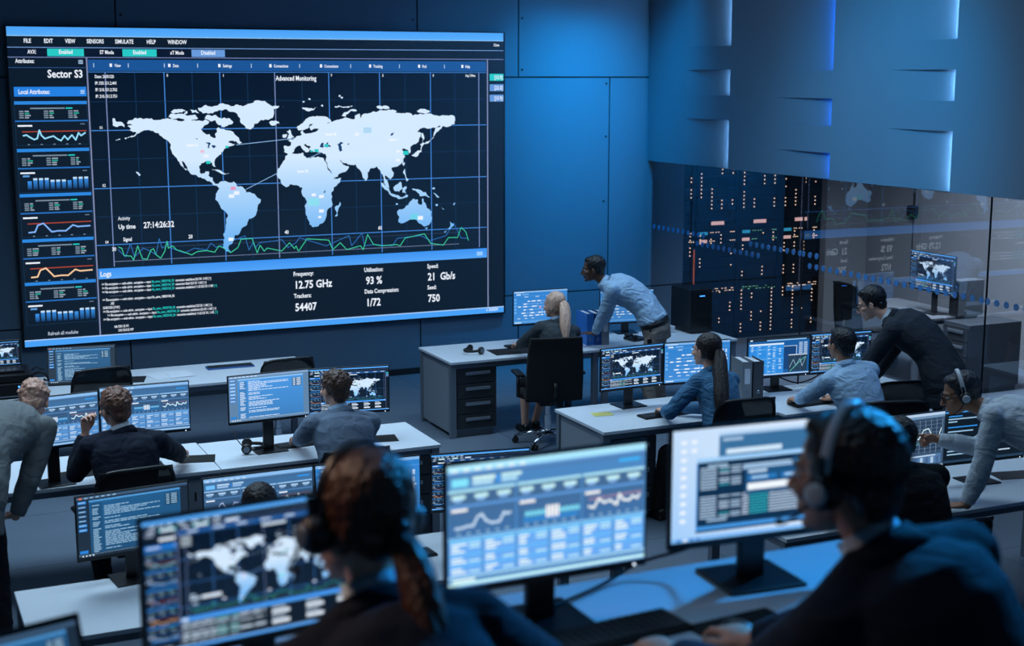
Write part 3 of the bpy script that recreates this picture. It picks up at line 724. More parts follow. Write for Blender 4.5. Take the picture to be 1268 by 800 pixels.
struct(m.build('floor', FLOORM))
m = MB(); m.box(-4, -2.5, 5.3, 12.4, 15.8, 5.4)
struct(m.build('ceiling', mat('ceiling_board', (60, 66, 74), 0.8)))
m = MB(); m.box(-4.1, -2.5, 0, -4, 15.8, 5.3)
struct(m.build('wall_left', WALLM))

# back wall: clad panels with thin dark joints and screw caps
WY = 15.06
m = MB(); m.box(-4, WY + .02, 0, 9.22, WY + .2, 5.3)
wb = struct(m.build('wall_back', SEAM))
m = MB()
jx_up = [-4, -.82, 2.448, 5.71, 6.945, 9.2]; jx_dn = [-4, -.5, 2.45, 5.2, 8.136, 9.2]
g = .008
rows = [(0.0, 0.83, jx_up), (0.83, 3.365, jx_dn), (3.365, 5.3, jx_up)]
for z0, z1, js in rows:
    for a, b in zip(js, js[1:]): m.box(a + g, WY, z0 + g, b - g, WY + .03, z1 - g)
m.build('wall_cladding', WALLM, wb)
m = MB()
for x, z in ((6.99, 3.45), (6.99, 4.03), (8.09, 3.29), (8.09, 2.67), (8.07, 1.9), (8.09, 1.1), (2.50, 3.99), (5.66, 3.99), (7.3, .76), (5.3, .76)):
    m.cyl((x, WY - .004, z), (x, WY + .002, z), .014, n=12)
m.build('screw_caps', SCREW, wb)
m = MB(); m.box(-4, WY - .02, 0, 9.2, WY, .07)
struct(m.build('baseboard_back', mat('black_skirting', (16, 18, 22), 0.6)))

# right side: clad upper wall with lit recesses over the glass front
BX = 8.67; BZ = 2.37
BULK = mat('upper_wall_board_grey_blue', (106, 122, 140), 0.6, var=0.04, scale=1.5)
m = MB()
def quad(*p):
    n0 = len(m.bm.faces); m.bm.faces.new([m.bm.verts.new(Vector(q)) for q in p]); m.mark(n0)
edges = [15.06, 13.30, 11.49, 9.77, 8.0, 6.2, 4.4]
recA = [(2.37, 2.90), (3.17, 3.445), (3.705, 5.3)]; recB = [(2.37, 2.63), (2.895, 3.16), (3.43, 5.3)]; recC = [(2.37, 2.90), (3.165, 3.432), (3.693, 5.3)]
DEP = .055
led_spans = []
for i, (ya, yb) in enumerate(zip(edges, edges[1:])):
    rec = (recA, recB, recC, recB, recA, recB)[i]
    ys = ya - .86 if i % 2 == 0 else yb + .92
    zs = sorted({2.37, 5.3} | {z for r in rec for z in r})
    quad((BX, ya, 2.37), (BX, ya, 5.3), (BX, ys, 5.3), (BX, ys, 2.37))
    for z0, z1 in zip(zs, zs[1:]):
        if (z0, z1) in rec:
            quad((BX, ys, z0), (BX, ys, z1), (BX + DEP, yb, z1), (BX + DEP, yb, z0))
            quad((BX, yb, z0), (BX + DEP, yb, z0), (BX + DEP, yb, z1), (BX, yb, z1))
            for z in (z0, z1):
                m.bm.faces.new([m.bm.verts.new(Vector(q)) for q in ((BX, ys, z), (BX + DEP, yb, z), (BX, yb, z))])
            led_spans.append((i, yb, z0, z1))
        else:
            quad((BX, ys, z0), (BX, ys, z1), (BX, yb, z1), (BX, yb, z0))
quad((BX, 15.06, BZ), (BX, 4.4, BZ), (BX + .22, 4.4, BZ), (BX + .22, 15.06, BZ))
quad((BX + .22, 15.06, BZ), (BX + .22, 4.4, BZ), (BX + .22, 4.4, 5.3), (BX + .22, 15.06, 5.3))
wr = struct(m.build('wall_right', BULK))
LSTR_W = mat('white_led_strip', (230, 240, 255), emit=(150, 208, 255), estr=50.0)
LSTR_B = mat('blue_led_strip', (60, 110, 255), emit=(4, 110, 255), estr=40.0)
for i, yb, z0, z1 in led_spans:
    z1 = min(z1, 5.2); m = MB(); blue = i in (1, 3, 5)
    m.box(BX + .012, yb + .002, z0 + .01, BX + DEP - .015, yb + .012, z1 - .01)
    m.build('led_strip', LSTR_B if blue else LSTR_W, wr)

# glass front below it
GL = bpy.data.materials.new('tinted_partition_glass'); GL.use_nodes = True
nt = GL.node_tree; nt.nodes.clear()
out = nt.nodes.new('ShaderNodeOutputMaterial'); mix = nt.nodes.new('ShaderNodeMixShader'); tr = nt.nodes.new('ShaderNodeBsdfTransparent'); gs = nt.nodes.new('ShaderNodeBsdfGlossy')
fr = nt.nodes.new('ShaderNodeFresnel'); ma = nt.nodes.new('ShaderNodeMath'); ma.operation = 'MULTIPLY_ADD'
tc = nt.nodes.new('ShaderNodeTexCoord'); nz = nt.nodes.new('ShaderNodeTexNoise'); nz.inputs['Scale'].default_value = 0.7
bp = nt.nodes.new('ShaderNodeBump'); bp.inputs['Strength'].default_value = 0.02; bp.inputs['Distance'].default_value = 0.02
nt.links.new(tc.outputs['Object'], nz.inputs['Vector']); nt.links.new(nz.outputs['Fac'], bp.inputs['Height']); nt.links.new(bp.outputs[0], gs.inputs['Normal'])
fr.inputs['IOR'].default_value = 1.5; ma.inputs[1].default_value = 1.1; ma.inputs[2].default_value = 0.09
tr.inputs['Color'].default_value = (.80, .86, .92, 1); gs.inputs['Roughness'].default_value = 0.012; gs.inputs['Color'].default_value = (.8, .9, 1, 1)
nt.links.new(fr.outputs[0], ma.inputs[0]); nt.links.new(ma.outputs[0], mix.inputs[0]); nt.links.new(tr.outputs[0], mix.inputs[1]); nt.links.new(gs.outputs[0], mix.inputs[2]); nt.links.new(mix.outputs[0], out.inputs['Surface'])
DOTM = mat('frosted_blue_film', (74, 116, 164), 0.7, var=0.05)
pj = [15.04, 11.95, 9.30, 6.65, 4.4]
dots = [[(14.957, 13.784, 1.577), (13.97, 12.69, 1.472), (12.885, 11.97, 1.582)], [(11.93, 11.7, 1.582), (11.814, 9.32, 1.470)], [(9.28, 6.8, 1.468)], []]
for k, (ya, yb) in enumerate(zip(pj, pj[1:])):
    m = MB(); x = BX + .05
    n0 = len(m.bm.faces); m.bm.faces.new([m.bm.verts.new(Vector(q)) for q in ((x, ya - .004, 0), (x, yb + .004, 0), (x, yb + .004, BZ), (x, ya - .004, BZ))])
    pane = struct(m.build('window_%d' % (k + 1), GL))
    m = MB()
    for y0, y1, z in dots[k]:
        y = y0
        while y > y1:
            m.tube([(x - .002, y, z), (x - .006, y, z)], .030, 20); y -= .112
    if dots[k]: m.build('frosted_dots', DOTM, pane)
    m = MB(); m.box(x - .008, yb - .004, 0, x + .008, yb + .004, BZ)
    m.build('glass_joint', mat('black_glazing_seal', (16, 18, 22), .5), pane)
# office behind the glass
OFFW = mat('office_wall_grey', (122, 124, 130), 0.7, var=0.05, scale=1.4)
m = MB(); m.box(12.2, 3.5, 0, 12.4, 15.6, 5.3)
for y in (14.2, 12.0, 9.8): m.box(12.19, y - .006, 0, 12.2, y + .006, 4)
struct(m.build('wall_office_right', OFFW))
m = MB(); m.box(9.22, 15.95, 0, 12.4, 16.1, 5.3)
struct(m.build('wall_office_back', mat('dark_rack_room_wall', (30, 34, 40), .7)))
MESHF.node_tree.nodes['Principled BSDF'].inputs['Alpha'].default_value = .82
m = MB(); m.box(11.53, 15.3, 0, 12.2, 15.45, 5.3)
struct(m.build('wall_office_return', OFFW))
m = MB(); m.box(BX + .22, 5.5, 3.9, 12.4, 15.9, 4.0)
struct(m.build('ceiling_office', mat('ceiling_board', (60, 66, 74), .8)))

# raised platform for the front row
PZ = 1.28
m = MB(); m.box(-4, -2.5, .02, 4.0, 3.32, PZ)
struct(m.build('floor_platform', mat('dark_carpet', (44, 50, 60), .95, bump=.3, bscale=400)))

# ---------------------------------------------------------------- video wall
vw = empty('video_wall', (4.058, 15.03, .645), 0, 'giant video wall showing a white world map and side charts on the back wall', 'screen')
m = MB(); m.box(-2.695, -.02, -.008, 2.695, .03, 3.225)
m.build('housing', BLACKS, vw)
cv = Canvas(5.345, 3.205, .0012, 11); dashboard(cv, 2)
o = bpy.data.objects.new('display', cv.mesh('display_video_wall', M_WALLSCREEN)); COL.objects.link(o); o.parent = vw; o.location = (0, -.0215, 1.610)

# ---------------------------------------------------------------- furniture builders
def monitor(cx, cy, cz, yaw, pict, label, deskz=.74, w=.6, h=.354, group=None, base='plate'):
    r = empty('computer_monitor', (cx, cy, deskz), R(yaw), label, 'monitor', group)
    hz = cz - deskz
    m = MB(); m.box(-w / 2, 0, hz - h / 2, w / 2, .018, hz + h / 2, bev=.003)
    m.box(-w * .36, .018, hz - h * .34, w * .36, .042, hz + h * .30, bev=.012)
    m.build('housing', BLACKS, r)
    me = picture(pict, w - .014, h - .028)
    o = bpy.data.objects.new('display', me); COL.objects.link(o); o.parent = r; CH.setdefault(r.name, []).append(o)
    o.location = (0, -.0006, hz + .007)
    m = MB(); m.box(-.04, .042, .006, .04, .066, hz + .03, bev=.006); m.box(-.05, .03, hz - .05, .05, .05, hz + .05, bev=.006)
    m.build('neck', BLACKS, r)
    m = MB(); m.box(-.115, -.055, 0, .115, .155, .010, bev=.004)
    m.build('stand_base', BLACKS, r)
    m = MB(); m.ball((w / 2 - .035, -.001, hz - h / 2 + .008), .0035, n=8)
    m.build('power_led', LEDW, r)
    return r

def desk(x0, x1, y0, y1, label, z=.74, zf=0.0, side_l=False, side_r=False, modesty=False, group=None, legs=(1, 1), top=None):
    r = empty('desk', ((x0 + x1) / 2, (y0 + y1) / 2, zf), 0, label, 'desk', group)
    hx, hy = (x1 - x0) / 2 - .003, (y1 - y0) / 2; t = z - zf
    m = MB(); m.box(-hx, -hy, t - .025, hx, hy, t, bev=.003)
    m.bm.normal_update()
    o = m.build('tabletop', [top or WHITE_TOP, top or EDGE], r)
    for p in o.data.polygons:
        if abs(p.normal.z) < .5: p.material_index = 1
    m = MB()
    m.box(-hx + .05, -hy + .04, t - .075, hx - .05, -hy + .07, t - .025); m.box(-hx + .05, hy - .07, t - .075, hx - .05, hy - .04, t - .025)
    m.box(-hx + .02, -hy + .05, t - .075, -hx + .05, hy - .05, t - .025); m.box(hx - .05, -hy + .05, t - .075, hx - .02, hy - .05, t - .025)
    m.build('frame_rail', STEEL, r)
    for sx, on in ((-1, legs[0]), (1, legs[1])):
        if not on: continue
        for sy in (-1, 1):
            m = MB(); x = sx * (hx - .035); y = sy * (hy - .045)
            m.box(x - .03, y - .025, 0, x + .03, y + .025, t - .025, bev=.004); m.build('leg', STEEL, r)
    if modesty:
        m = MB(); m.box(-hx + .07, hy - .10, .46, hx - .07, hy - .085, t - .03); m.build('modesty_panel', PANEL, r)
    for on, sx in ((side_l, -1), (side_r, 1)):
        if on:
            m = MB(); x = sx * (hx - .03); m.box(x - .008, -hy + .07, .04, x + .008, hy - .07, t - .03); m.build('side_panel', PANEL, r)
    return r

def drawer_cabinet(x0, y0, w, d, h, label, n=4, z=0.0, rz=0.0, body=None, front=None, group=None):
    r = empty('drawer_cabinet', (x0, y0, z), rz, label, 'cabinet', group)
    body = body or PANEL; front = front or DKPANEL
    m = MB(); m.box(0, 0, .06, w, d, h, bev=.003); m.box(.02, .03, 0, w - .02, d - .02, .06)
    m.build('body', body, r)
    dh = (h - .10) / n
    for k in range(n):
        zz = .08 + k * dh
        m = MB(); m.box(.008, -.018, zz, w - .008, 0, zz + dh - .010, bev=.002); dr = m.build('drawer', front, r)
        m = MB(); m.box(.10 * w / .45, -.032, zz + dh * .52, w - .08 * w / .45, -.018, zz + dh * .72, bev=.003); m.build('handle', ALU, dr)
    return r

def star_base(r, seat_z, nspoke=5, ang=0.3):
    m = MB(); m.cyl((0, 0, .10), (0, 0, seat_z - .10), .026, n=16); m.cyl((0, 0, .08), (0, 0, .28), .034, n=16)
    m.build('gas_column', CHROME, r, smooth=False)
    for k in range(nspoke):
        a = ang + k * 2 * math.pi / nspoke
        d = Vector((math.cos(a), math.sin(a), 0))
        m = MB(); m.tube([Vector((0, 0, .115)) + d * .02, Vector((0, 0, .105)) + d * .15, Vector((0, 0, .075)) + d * .29], [.026, .022, .017], 10, flat=.8)
        leg = m.build('base_leg', CHROME, r, smooth=True)
        m = MB(); c = d * .30; s_ = Vector((-d.y, d.x, 0))
        for sg in (-1, 1): m.cyl(c + s_ * (.010 * sg) + Vector((0, 0, .028)), c + s_ * (.027 * sg) + Vector((0, 0, .028)), .028, n=16)
        m.cyl(c + Vector((0, 0, .03)), c + Vector((0, 0, .075)), .009, n=8)
        m.build('caster', RUBBER, leg)

def task_chair(x, y, az, label, seat_z=.49, top=1.0, wid=.50, bot=.60, arms=True, full=False, zf=0.0, group=None, holes=True):
    """az = the way the sitter faces, degrees right of straight ahead"""
    r = empty('office_chair', (x, y, zf), -R(az), label, 'office chair', group)
    m = MB()
    prof = []
    n = 20
    for k in range(n):
        a = 2 * math.pi * k / n; cx_, sy_ = math.cos(a), math.sin(a)
        prof.append((.25 * math.copysign(abs(cx_) ** .55, cx_), .03 + .24 * math.copysign(abs(sy_) ** .55, sy_)))
    m.prism(prof, seat_z - .05, seat_z + .01)
    m.build('seat', FAB_BLK, r, smooth=False, bevel=.02)
    # curved backrest: grid bent around the sitter
    def back_pt(u, v, off):
        zz = bot + (top - bot) * v; xx = (u - .5) * wid * (1 - .10 * (v ** 3))
        yy = -.235 - .05 * math.sin(v * 1.6) + .35 * (xx ** 2) - off + (-.03 if v > .8 else 0) * (v - .8) * 5
        return Vector((xx, yy, zz))
    m = MB(); nu, nv = 14, 12
    for off in (0, .012 if not full else .05):
        pass
    th = .008 if not full else .05
    ga = [[m.bm.verts.new(back_pt(i / nu, j / nv, 0)) for i in range(nu + 1)] for j in range(nv + 1)]
    gb = [[m.bm.verts.new(back_pt(i / nu, j / nv, th)) for i in range(nu + 1)] for j in range(nv + 1)]
    for j in range(nv):
        for i in range(nu):
            m.bm.faces.new((ga[j][i], ga[j][i + 1], ga[j + 1][i + 1], ga[j + 1][i])); m.bm.faces.new((gb[j][i], gb[j + 1][i], gb[j + 1][i + 1], gb[j][i + 1]))
    for j in range(nv):
        m.bm.faces.new((ga[j][0], ga[j + 1][0], gb[j + 1][0], gb[j][0])); m.bm.faces.new((ga[j][nu], gb[j][nu], gb[j + 1][nu], ga[j + 1][nu]))
    for i in range(nu):
        m.bm.faces.new((ga[0][i], gb[0][i], gb[0][i + 1], ga[0][i + 1])); m.bm.faces.new((ga[nv][i], ga[nv][i + 1], gb[nv][i + 1], gb[nv][i]))
    bk = m.build('backrest', MESHF if not full else FAB_BLK, r, smooth=True, bevel=.006 if full else 0)
    if not full:
        m = MB(); pts = []
        for k in range(40):
            a = 2 * math.pi * k / 40
            u = .5 + .5 * math.copysign(abs(math.cos(a)) ** .35, math.cos(a)); v = .5 + .5 * math.copysign(abs(math.sin(a)) ** .35, math.sin(a))
            pts.append(back_pt(u, v, .004))
        m.tube(pts, .013, 8, closed=True); m.build('back_frame', BLACK, bk, smooth=True)
    m = MB(); m.tube([(0, -.02, seat_z - .07), (0, -.22, seat_z - .05), (0, -.30, seat_z + .06), (0, -.30 if not full else -.31, bot + .18)], [.03, .03, .025, .02], 10)
    m.build('back_support', BLACK, r, smooth=True)
    m = MB(); m.box(-.10, -.12, seat_z - .11, .10, .12, seat_z - .05, bev=.015); m.build('tilt_mechanism', BLACK, r)
    if arms:
        for s_ in (-1, 1):
            m = MB(); X = .285 * s_
            m.tube([(.2 * s_, -.02, seat_z - .05), (X, -.02, seat_z - .02), (X, -.02, seat_z + .18)], [.016, .018, .018], 10)
            ar = m.build('armrest', BLACKS, r, smooth=True)
            m = MB(); m.box(X - .04, -.15, seat_z + .18, X + .04, .12, seat_z + .21, bev=.012); m.build('arm_pad', BLACK, ar)
    star_base(r, seat_z)
    return r

def keyboard(x, y, z, yaw, label, m0=None, group=None, w=.43, d=.135):
    r = empty('keyboard', (x, y, z), R(yaw), label, 'keyboard', group)
    m = MB(); m.box(-w / 2, -d / 2, 0, w / 2, d / 2, .014, bev=.004); m.build('case', m0 or BLACK, r)
    m = MB()
    for i in range(5):
        for j in range(17):
            u = -w / 2 + .010 + j * (w - .018) / 17; v = -d / 2 + .010 + i * (d - .018) / 5
            m.box(u, v, .014, u + (w - .018) / 17 - .0035, v + (d - .018) / 5 - .0035, .019)
    m.build('keys', KEYS, r); return r

def mouse(x, y, z, yaw, label, mm=None, group=None):
    m = MB(); m.ball((0, 0, .006), (.031, .056, .030), n=20)
    for v in m.bm.verts:
        if v.co.z < 0: v.co.z = 0
    o = m.build('computer_mouse', mm or BLACKS, None, smooth=True); o.location = (x, y, z); o.rotation_euler.z = R(yaw)
    return tag(o, label, 'mouse', group)

def mat_pad(x, y, z, w, d, yaw, label, mm=None, name='mouse_pad', cat='mouse pad'):
    m = MB(); m.box(-w / 2, -d / 2, 0, w / 2, d / 2, .003, bev=.001)
    o = m.build(name, mm or FAB_BLK); o.location = (x, y, z); o.rotation_euler.z = R(yaw)
    return tag(o, label, cat)

def binder(x, y, z, yaw, label, mm, h=.32, d=.29, w=.075, lab=True, group=None, holes=True):
    """ring binder standing on its lower edge, spine facing -Y"""
    r = empty('ring_binder', (x, y, z), R(yaw), label, 'binder', group)
    m = MB()
    m.box(-w / 2, 0, 0, -w / 2 + .003, d, h); m.box(w / 2 - .003, 0, 0, w / 2, d, h); m.box(-w / 2, 0, 0, w / 2, .003, h)
    m.build('cover', mm, r, bevel=.001)
    m = MB(); m.box(-w / 2 + .008, .01, .01, w / 2 - .012, d - .012, h - .012); m.build('papers', mat('paper_stack', (206, 210, 214), .8, stretch=(300, 1, 1), var=.15), r)
    if lab:
        m = MB(); m.box(-w * .30, -.001, h * .42, w * .30, 0, h * .82); m.build('spine_label', mat('paper_label', (196, 204, 214), .7), r)
    m = MB(); m.tube([(0 + .011 * math.cos(t), -.002, h * .2 + .011 * math.sin(t)) for t in [k * math.pi / 8 for k in range(16)]], .0025, 6, closed=True); m.build('finger_ring', CHROME, r)
    return r

# ---------------------------------------------------------------- desks
desk(-.40, 1.25, 12.12, 12.98, 'long white desk against the back wall at the far left, under a laptop', modesty=True)
desk(1.25, 3.64, 12.12, 12.98, 'white desk under the video wall with a blue keyboard and papers', modesty=True)
desk(4.87, 6.45, 12.07, 12.92, 'white desk with headphones and a drawer cabinet before the video wall', side_l=True)
desk(6.45, 8.00, 12.00, 12.88, 'white desk the leaning man in the light blue shirt rests his hands beside')
desk(-.0, 2.08, 9.33, 10.12, 'white desk the seated man in the dark suit works at')
desk(2.08, 3.69, 9.33, 10.08, 'white desk the man in the blue-grey suit works at', side_r=False)
desk(4.925, 6.50, 9.15, 9.99, 'white desk with the yellow note where the ponytailed woman in blue types', side_l=True)
desk(6.50, 8.15, 9.05, 9.95, 'white desk of the seated man in the light blue shirt', legs=(1, 1))
desk(.56, 2.16, 6.70, 7.46, 'white desk with an empty left end behind the big foreground map screen')
desk(2.16, 3.76, 6.70, 7.46, 'white desk seen between the foreground headset woman and the middle screen')
desk(4.70, 5.81, 6.50, 7.36, 'white desk before the seated dark-haired woman with the chart monitor', modesty=False)
desk(5.81, 7.40, 6.50, 7.36, 'white desk the white-shirted headset man leans on, bottle on it', modesty=False)
NZ = 2.02
desk(.95, 2.565, 2.42, 3.27, 'foreground white desk with two big monitors on the platform', z=NZ, zf=PZ)
desk(-.70, .95, 2.42, 3.27, 'foreground white desk under the laptop at the bottom left corner', z=NZ, zf=PZ)

drawer_cabinet(4.94, 12.12, .42, .70, .69, 'dark four-drawer cabinet with aluminium handles under the desk with headphones', n=4)
drawer_cabinet(5.01, 9.20, .40, .65, .69, 'dark cabinet under the desk with the yellow note', n=3)
drawer_cabinet(3.22, 9.38, .40, .62, .69, 'dark drawer cabinet at the right end of the middle-left desk', n=4)
def pc_tower(x, y, z, rz, label, body, w=.19, d=.42, h=.42):
    r = empty('computer_tower', (x, y, z), rz, label, 'computer')
    m = MB(); m.box(-w / 2, 0, .01, w / 2, d, h, bev=.006)
    for sx in (-1, 1):
        for yy in (.05, d - .05): m.cyl((sx * w * .35, yy, 0), (sx * w * .35, yy, .012), .012, n=10)
    m.build('case', body, r)
    m = MB(); m.box(-w / 2 + .01, -.008, .03, w / 2 - .01, 0, h - .02, bev=.003)
    for k in range(7): m.box(-w / 2 + .03, -.011, .06 + k * .018, w / 2 - .03, -.008, .068 + k * .018)
    m.build('front_panel', BLACKS, r)
    m = MB(); m.box(-.03, -.013, h - .07, .03, -.008, h - .062); m.build('power_led', LEDB, r)
    return r
r = empty('locker_cabinet', (1.76, 9.38, 0), 0, 'light grey locker with a small dark latch under the middle-left desk', 'cabinet')
m = MB(); m.box(0, 0, .02, .42, .6, .69, bev=.003); m.build('body', PANEL, r)
m = MB(); m.box(.008, -.016, .04, .412, 0, .68, bev=.002); dr = m.build('door', PANEL, r)
m = MB(); m.box(.14, -.022, .53, .152, -.016, .59); m.build('latch', BLACK, dr)

# ---------------------------------------------------------------- monitors
monitor(6.08, 12.65, 1.10, -1.5, 'flow', 'monitor of blue flow charts in front of the blonde woman')
monitor(7.12, 12.75, 1.02, -8, 'flow2', 'blue monitor half hidden behind the leaning man in the light blue shirt')
monitor(1.013, 9.40, 1.160, 7, 'charts', 'chart monitor between the bending grey-haired man and the seated man in the dark suit')
monitor(1.627, 9.54, 1.154, -1, 'charts', 'chart monitor behind the right shoulder of the man in the dark suit')
monitor(2.51, 9.645, 1.138, 3.5, 'codeb', 'bright blue code monitor left of the man in the blue-grey suit')
monitor(3.14, 9.77, 1.10, -9, 'dash0', 'small world map monitor right of the man in the blue-grey suit')
monitor(5.53, 9.80, 1.064, 3.5, 'dash0', 'world map monitor in front of the ponytailed woman in the blue blouse')
monitor(6.11, 9.75, 1.068, -6, 'flow', 'diagram monitor behind the head of the woman in the blue blouse')
monitor(6.96, 9.82, 1.03, -5, 'table', 'monitor with a blue table and a small line graph beside the grey binders')
monitor(7.53, 9.72, 1.04, -5, 'dash0', 'map monitor between the seated light blue shirt man and the man in the charcoal suit')
monitor(1.17, 7.355, 1.07, 6.5, 'code', 'dark blue code monitor on the desk with the empty left end')
monitor(1.79, 7.15, 1.14, 1.0, 'charts', 'chart monitor behind the top of a dark-haired head')
monitor(2.40, 7.16, 1.134, -3.0, 'flow', 'blue monitor just right of the foreground headset woman, partly hidden by her head')
monitor(3.15, 7.35, 1.055, -8.5, 'dash0', 'monitor whose top edge shows behind the big middle foreground screen')
monitor(5.87, 6.91, 1.076, 0, 'graph', 'monitor with a pale line graph the standing headset man points at', w=.66, h=.39)
monitor(6.55, 6.93, 1.076, -4, 'darklist', 'dark text monitor behind the arm of the white-shirted headset man', w=.66, h=.39)
monitor(.762, 3.02, 2.270, 6, 'dash1', 'big foreground monitor with a white world map left of the headset woman', deskz=NZ, w=.56, h=.330)
monitor(1.474, 3.014, 2.306, .5, 'charts2', 'big foreground monitor full of pale blue charts in the bottom centre', deskz=NZ, w=.553, h=.330)
monitor(2.124, 3.05, 2.310, -4, 'desktop', 'big foreground monitor with a pale desktop and console window before the headset man', deskz=NZ, w=.553, h=.330)

# low display tilted back at the far left
r = empty('tilted_monitor', (1.61, 12.50, .74), R(-9), 'low tilted monitor with dark blue code on the far left desk', 'monitor')
Mt = Matrix.Rotation(R(-22), 4, 'X')
m = MB(); m.box(-.286, 0, .01, .286, .02, .345, bev=.003, M=Mt); m.build('housing', BLACKS, r)
o = bpy.data.objects.new('display', picture('code', .556, .312)); COL.objects.link(o); o.parent = r; o.location = Mt @ Vector((0, -.001, .18)); o.rotation_euler.x = R(-22)
m = MB(); m.box(-.03, .06, .0, .03, .16, .012); m.tube([(0, .13, .01), (0, .10, .16)], .014, 10); m.build('stand', BLACKS, r)

def laptop(x, y, z, yaw, pict, label, w=.36, h=.235, tilt=20):
    r = empty('laptop', (x, y, z), R(yaw), label, 'laptop')
    m = MB(); m.box(-w / 2, -h, 0, w / 2, 0, .018, bev=.004); bs = m.build('keyboard_base', BLACKS, r)
    m = MB()
    for i in range(5):
        for j in range(14): m.box(-w / 2 + .03 + j * (w - .06) / 14, -h * .9 + .09 + i * .024, .018, -w / 2 + .03 + (j + .82) * (w - .06) / 14, -h * .9 + .109 + i * .024, .0195)
    m.build('keys', KEYS, bs)
    Mt = Matrix.Rotation(R(-tilt), 4, 'X')
    m = MB(); m.box(-w / 2, .0, .012, w / 2, .010, h + .012, bev=.003, M=Mt); m.build('lid', BLACKS, r)
    o = bpy.data.objects.new('display', picture(pict, w - .024, h - .034)); COL.objects.link(o); o.parent = r; o.location = Mt @ Vector((0, -.001, h / 2 + .014)); o.rotation_euler.x = R(-tilt)
    return r
laptop(.20, 2.86, NZ, 15, 'code', 'black laptop whose lid corner shows at the bottom left of the picture')

# equipment stack at the far left edge
r = empty('network_recorder', (1.02, 12.32, .74), 0, 'black equipment box with blue lights on the far left desk', 'electronics')
m = MB(); m.box(-.30, -.16, .012, .16, .30, .13, bev=.006); m.build('case', BLACK, r)
m = MB()
for k in range(3): m.box(.03, -.163, .045 + k * .025, .045, -.160, .058 + k * .025); m.box(.055, -.163, .045 + k * .025, .068, -.160, .058 + k * .025)
m.build('status_lights', LEDB, r)
m = MB(); m.box(-.28, -.163, .02, .14, -.158, .028); m.build('trim_strip', STEEL, r)
m = MB(); m.box(-.28, -.14, 0, .14, .28, .012); m.build('feet', RUBBER, r)
r = empty('network_recorder', (1.02, 12.32, .872), 0, 'slim black box stacked on the box with blue lights, under a laptop', 'electronics')
m = MB(); m.box(-.30, -.14, .004, .16, .30, .065, bev=.006); m.build('case', BLACKS, r)
m = MB(); m.tube([(.16, .0, .03), (.22, .0, .05), (.27, -.02, .03), (.29, -.02, -.03), (.25, 0, -.02)], .010, 8); m.tube([(.15, .05, .05), (.2, .04, .085), (.26, .02, .06)], .006, 8); m.build('cable', RUBBER, r, smooth=True)
laptop(.94, 12.50, .940, 0, 'dash0', 'open laptop on top of the stacked black boxes at the left edge', w=.36, h=.225, tilt=12)

# keyboards, mice, papers and small things
keyboard(2.95, 12.72, .74, -1, 'blue keyboard on the white desk under the video wall', mat('blue_grey_plastic', (54, 96, 156), .5))
mat_pad(1.99, 12.55, .74, .32, .26, -15, 'dark mouse pad beside the tilted monitor on the far left desk')
mouse(1.99, 12.58, .743, 10, 'black mouse on the dark pad beside the tilted monitor')
PAPER = mat('white_paper', (222, 228, 236), .8)
for k, (x, y, a) in enumerate(((2.30, 12.62, 14), (2.46, 12.60, 3))):
    mat_pad(x, y, .74 + .003 * k, .21, .297, a, ('left' if k == 0 else 'right') + ' sheet of two white papers on the desk under the video wall', PAPER, 'paper_sheet', 'paper')
mat_pad(5.72, 12.34, .74, .62, .30, -3, 'wide dark desk mat by the blonde woman', name='desk_mat', cat='desk mat')
keyboard(5.86, 12.52, .743, -2, 'black keyboard in front of the blonde woman')
keyboard(2.76, 9.74, .74, 6, 'dark keyboard under the left hand of the man in the blue-grey suit', w=.38)
mat_pad(3.35, 9.66, .74, .22, .20, -10, 'dark mouse pad right of the man in the blue-grey suit')
mat_pad(1.99, 9.66, .74, .24, .20, -14, 'dark mouse pad under the right hand of the man in the dark suit')
mouse(1.86, 9.66, .743, 10, 'black mouse gripped by the man in the dark suit')
mat_pad(1.25, 9.62, .74, .42, .20, 8, 'dark keyboard mat in front of the seated man in the dark suit', name='desk_mat', cat='desk mat')
keyboard(5.62, 9.44, .74, 4, 'black keyboard under the hands of the woman in the blue blouse')
mat_pad(5.19, 9.67, .74, .16, .12, -8, 'yellow paper note on the desk left of the woman in the blue blouse', mat('yellow_note', (214, 208, 120), .8), 'sticky_note', 'note')
keyboard(6.93, 9.28, .74, 3, 'black keyboard of the seated man in the light blue shirt')
keyboard(2.55, 7.12, .74, 4, 'dark keyboard edge seen left of the big middle foreground screen')
keyboard(1.58, 2.90, NZ, 5, 'foreground black keyboard under the hands of the headset man', w=.42)
mouse(1.88, 2.78, NZ + .003, 10, 'foreground black mouse under the right hand of the headset man')
mat_pad(1.92, 2.78, NZ, .26, .22, 5, 'foreground black mouse pad beside the keyboard of the headset man')
mat_pad(6.90, 6.98, .74, .34, .18, -12, 'black tablet lying on the desk behind the bottle', BLACKS, 'tablet', 'tablet')
mouse(7.25, 12.35, .74, 0, 'black mouse behind the leaning man on the far right desk')

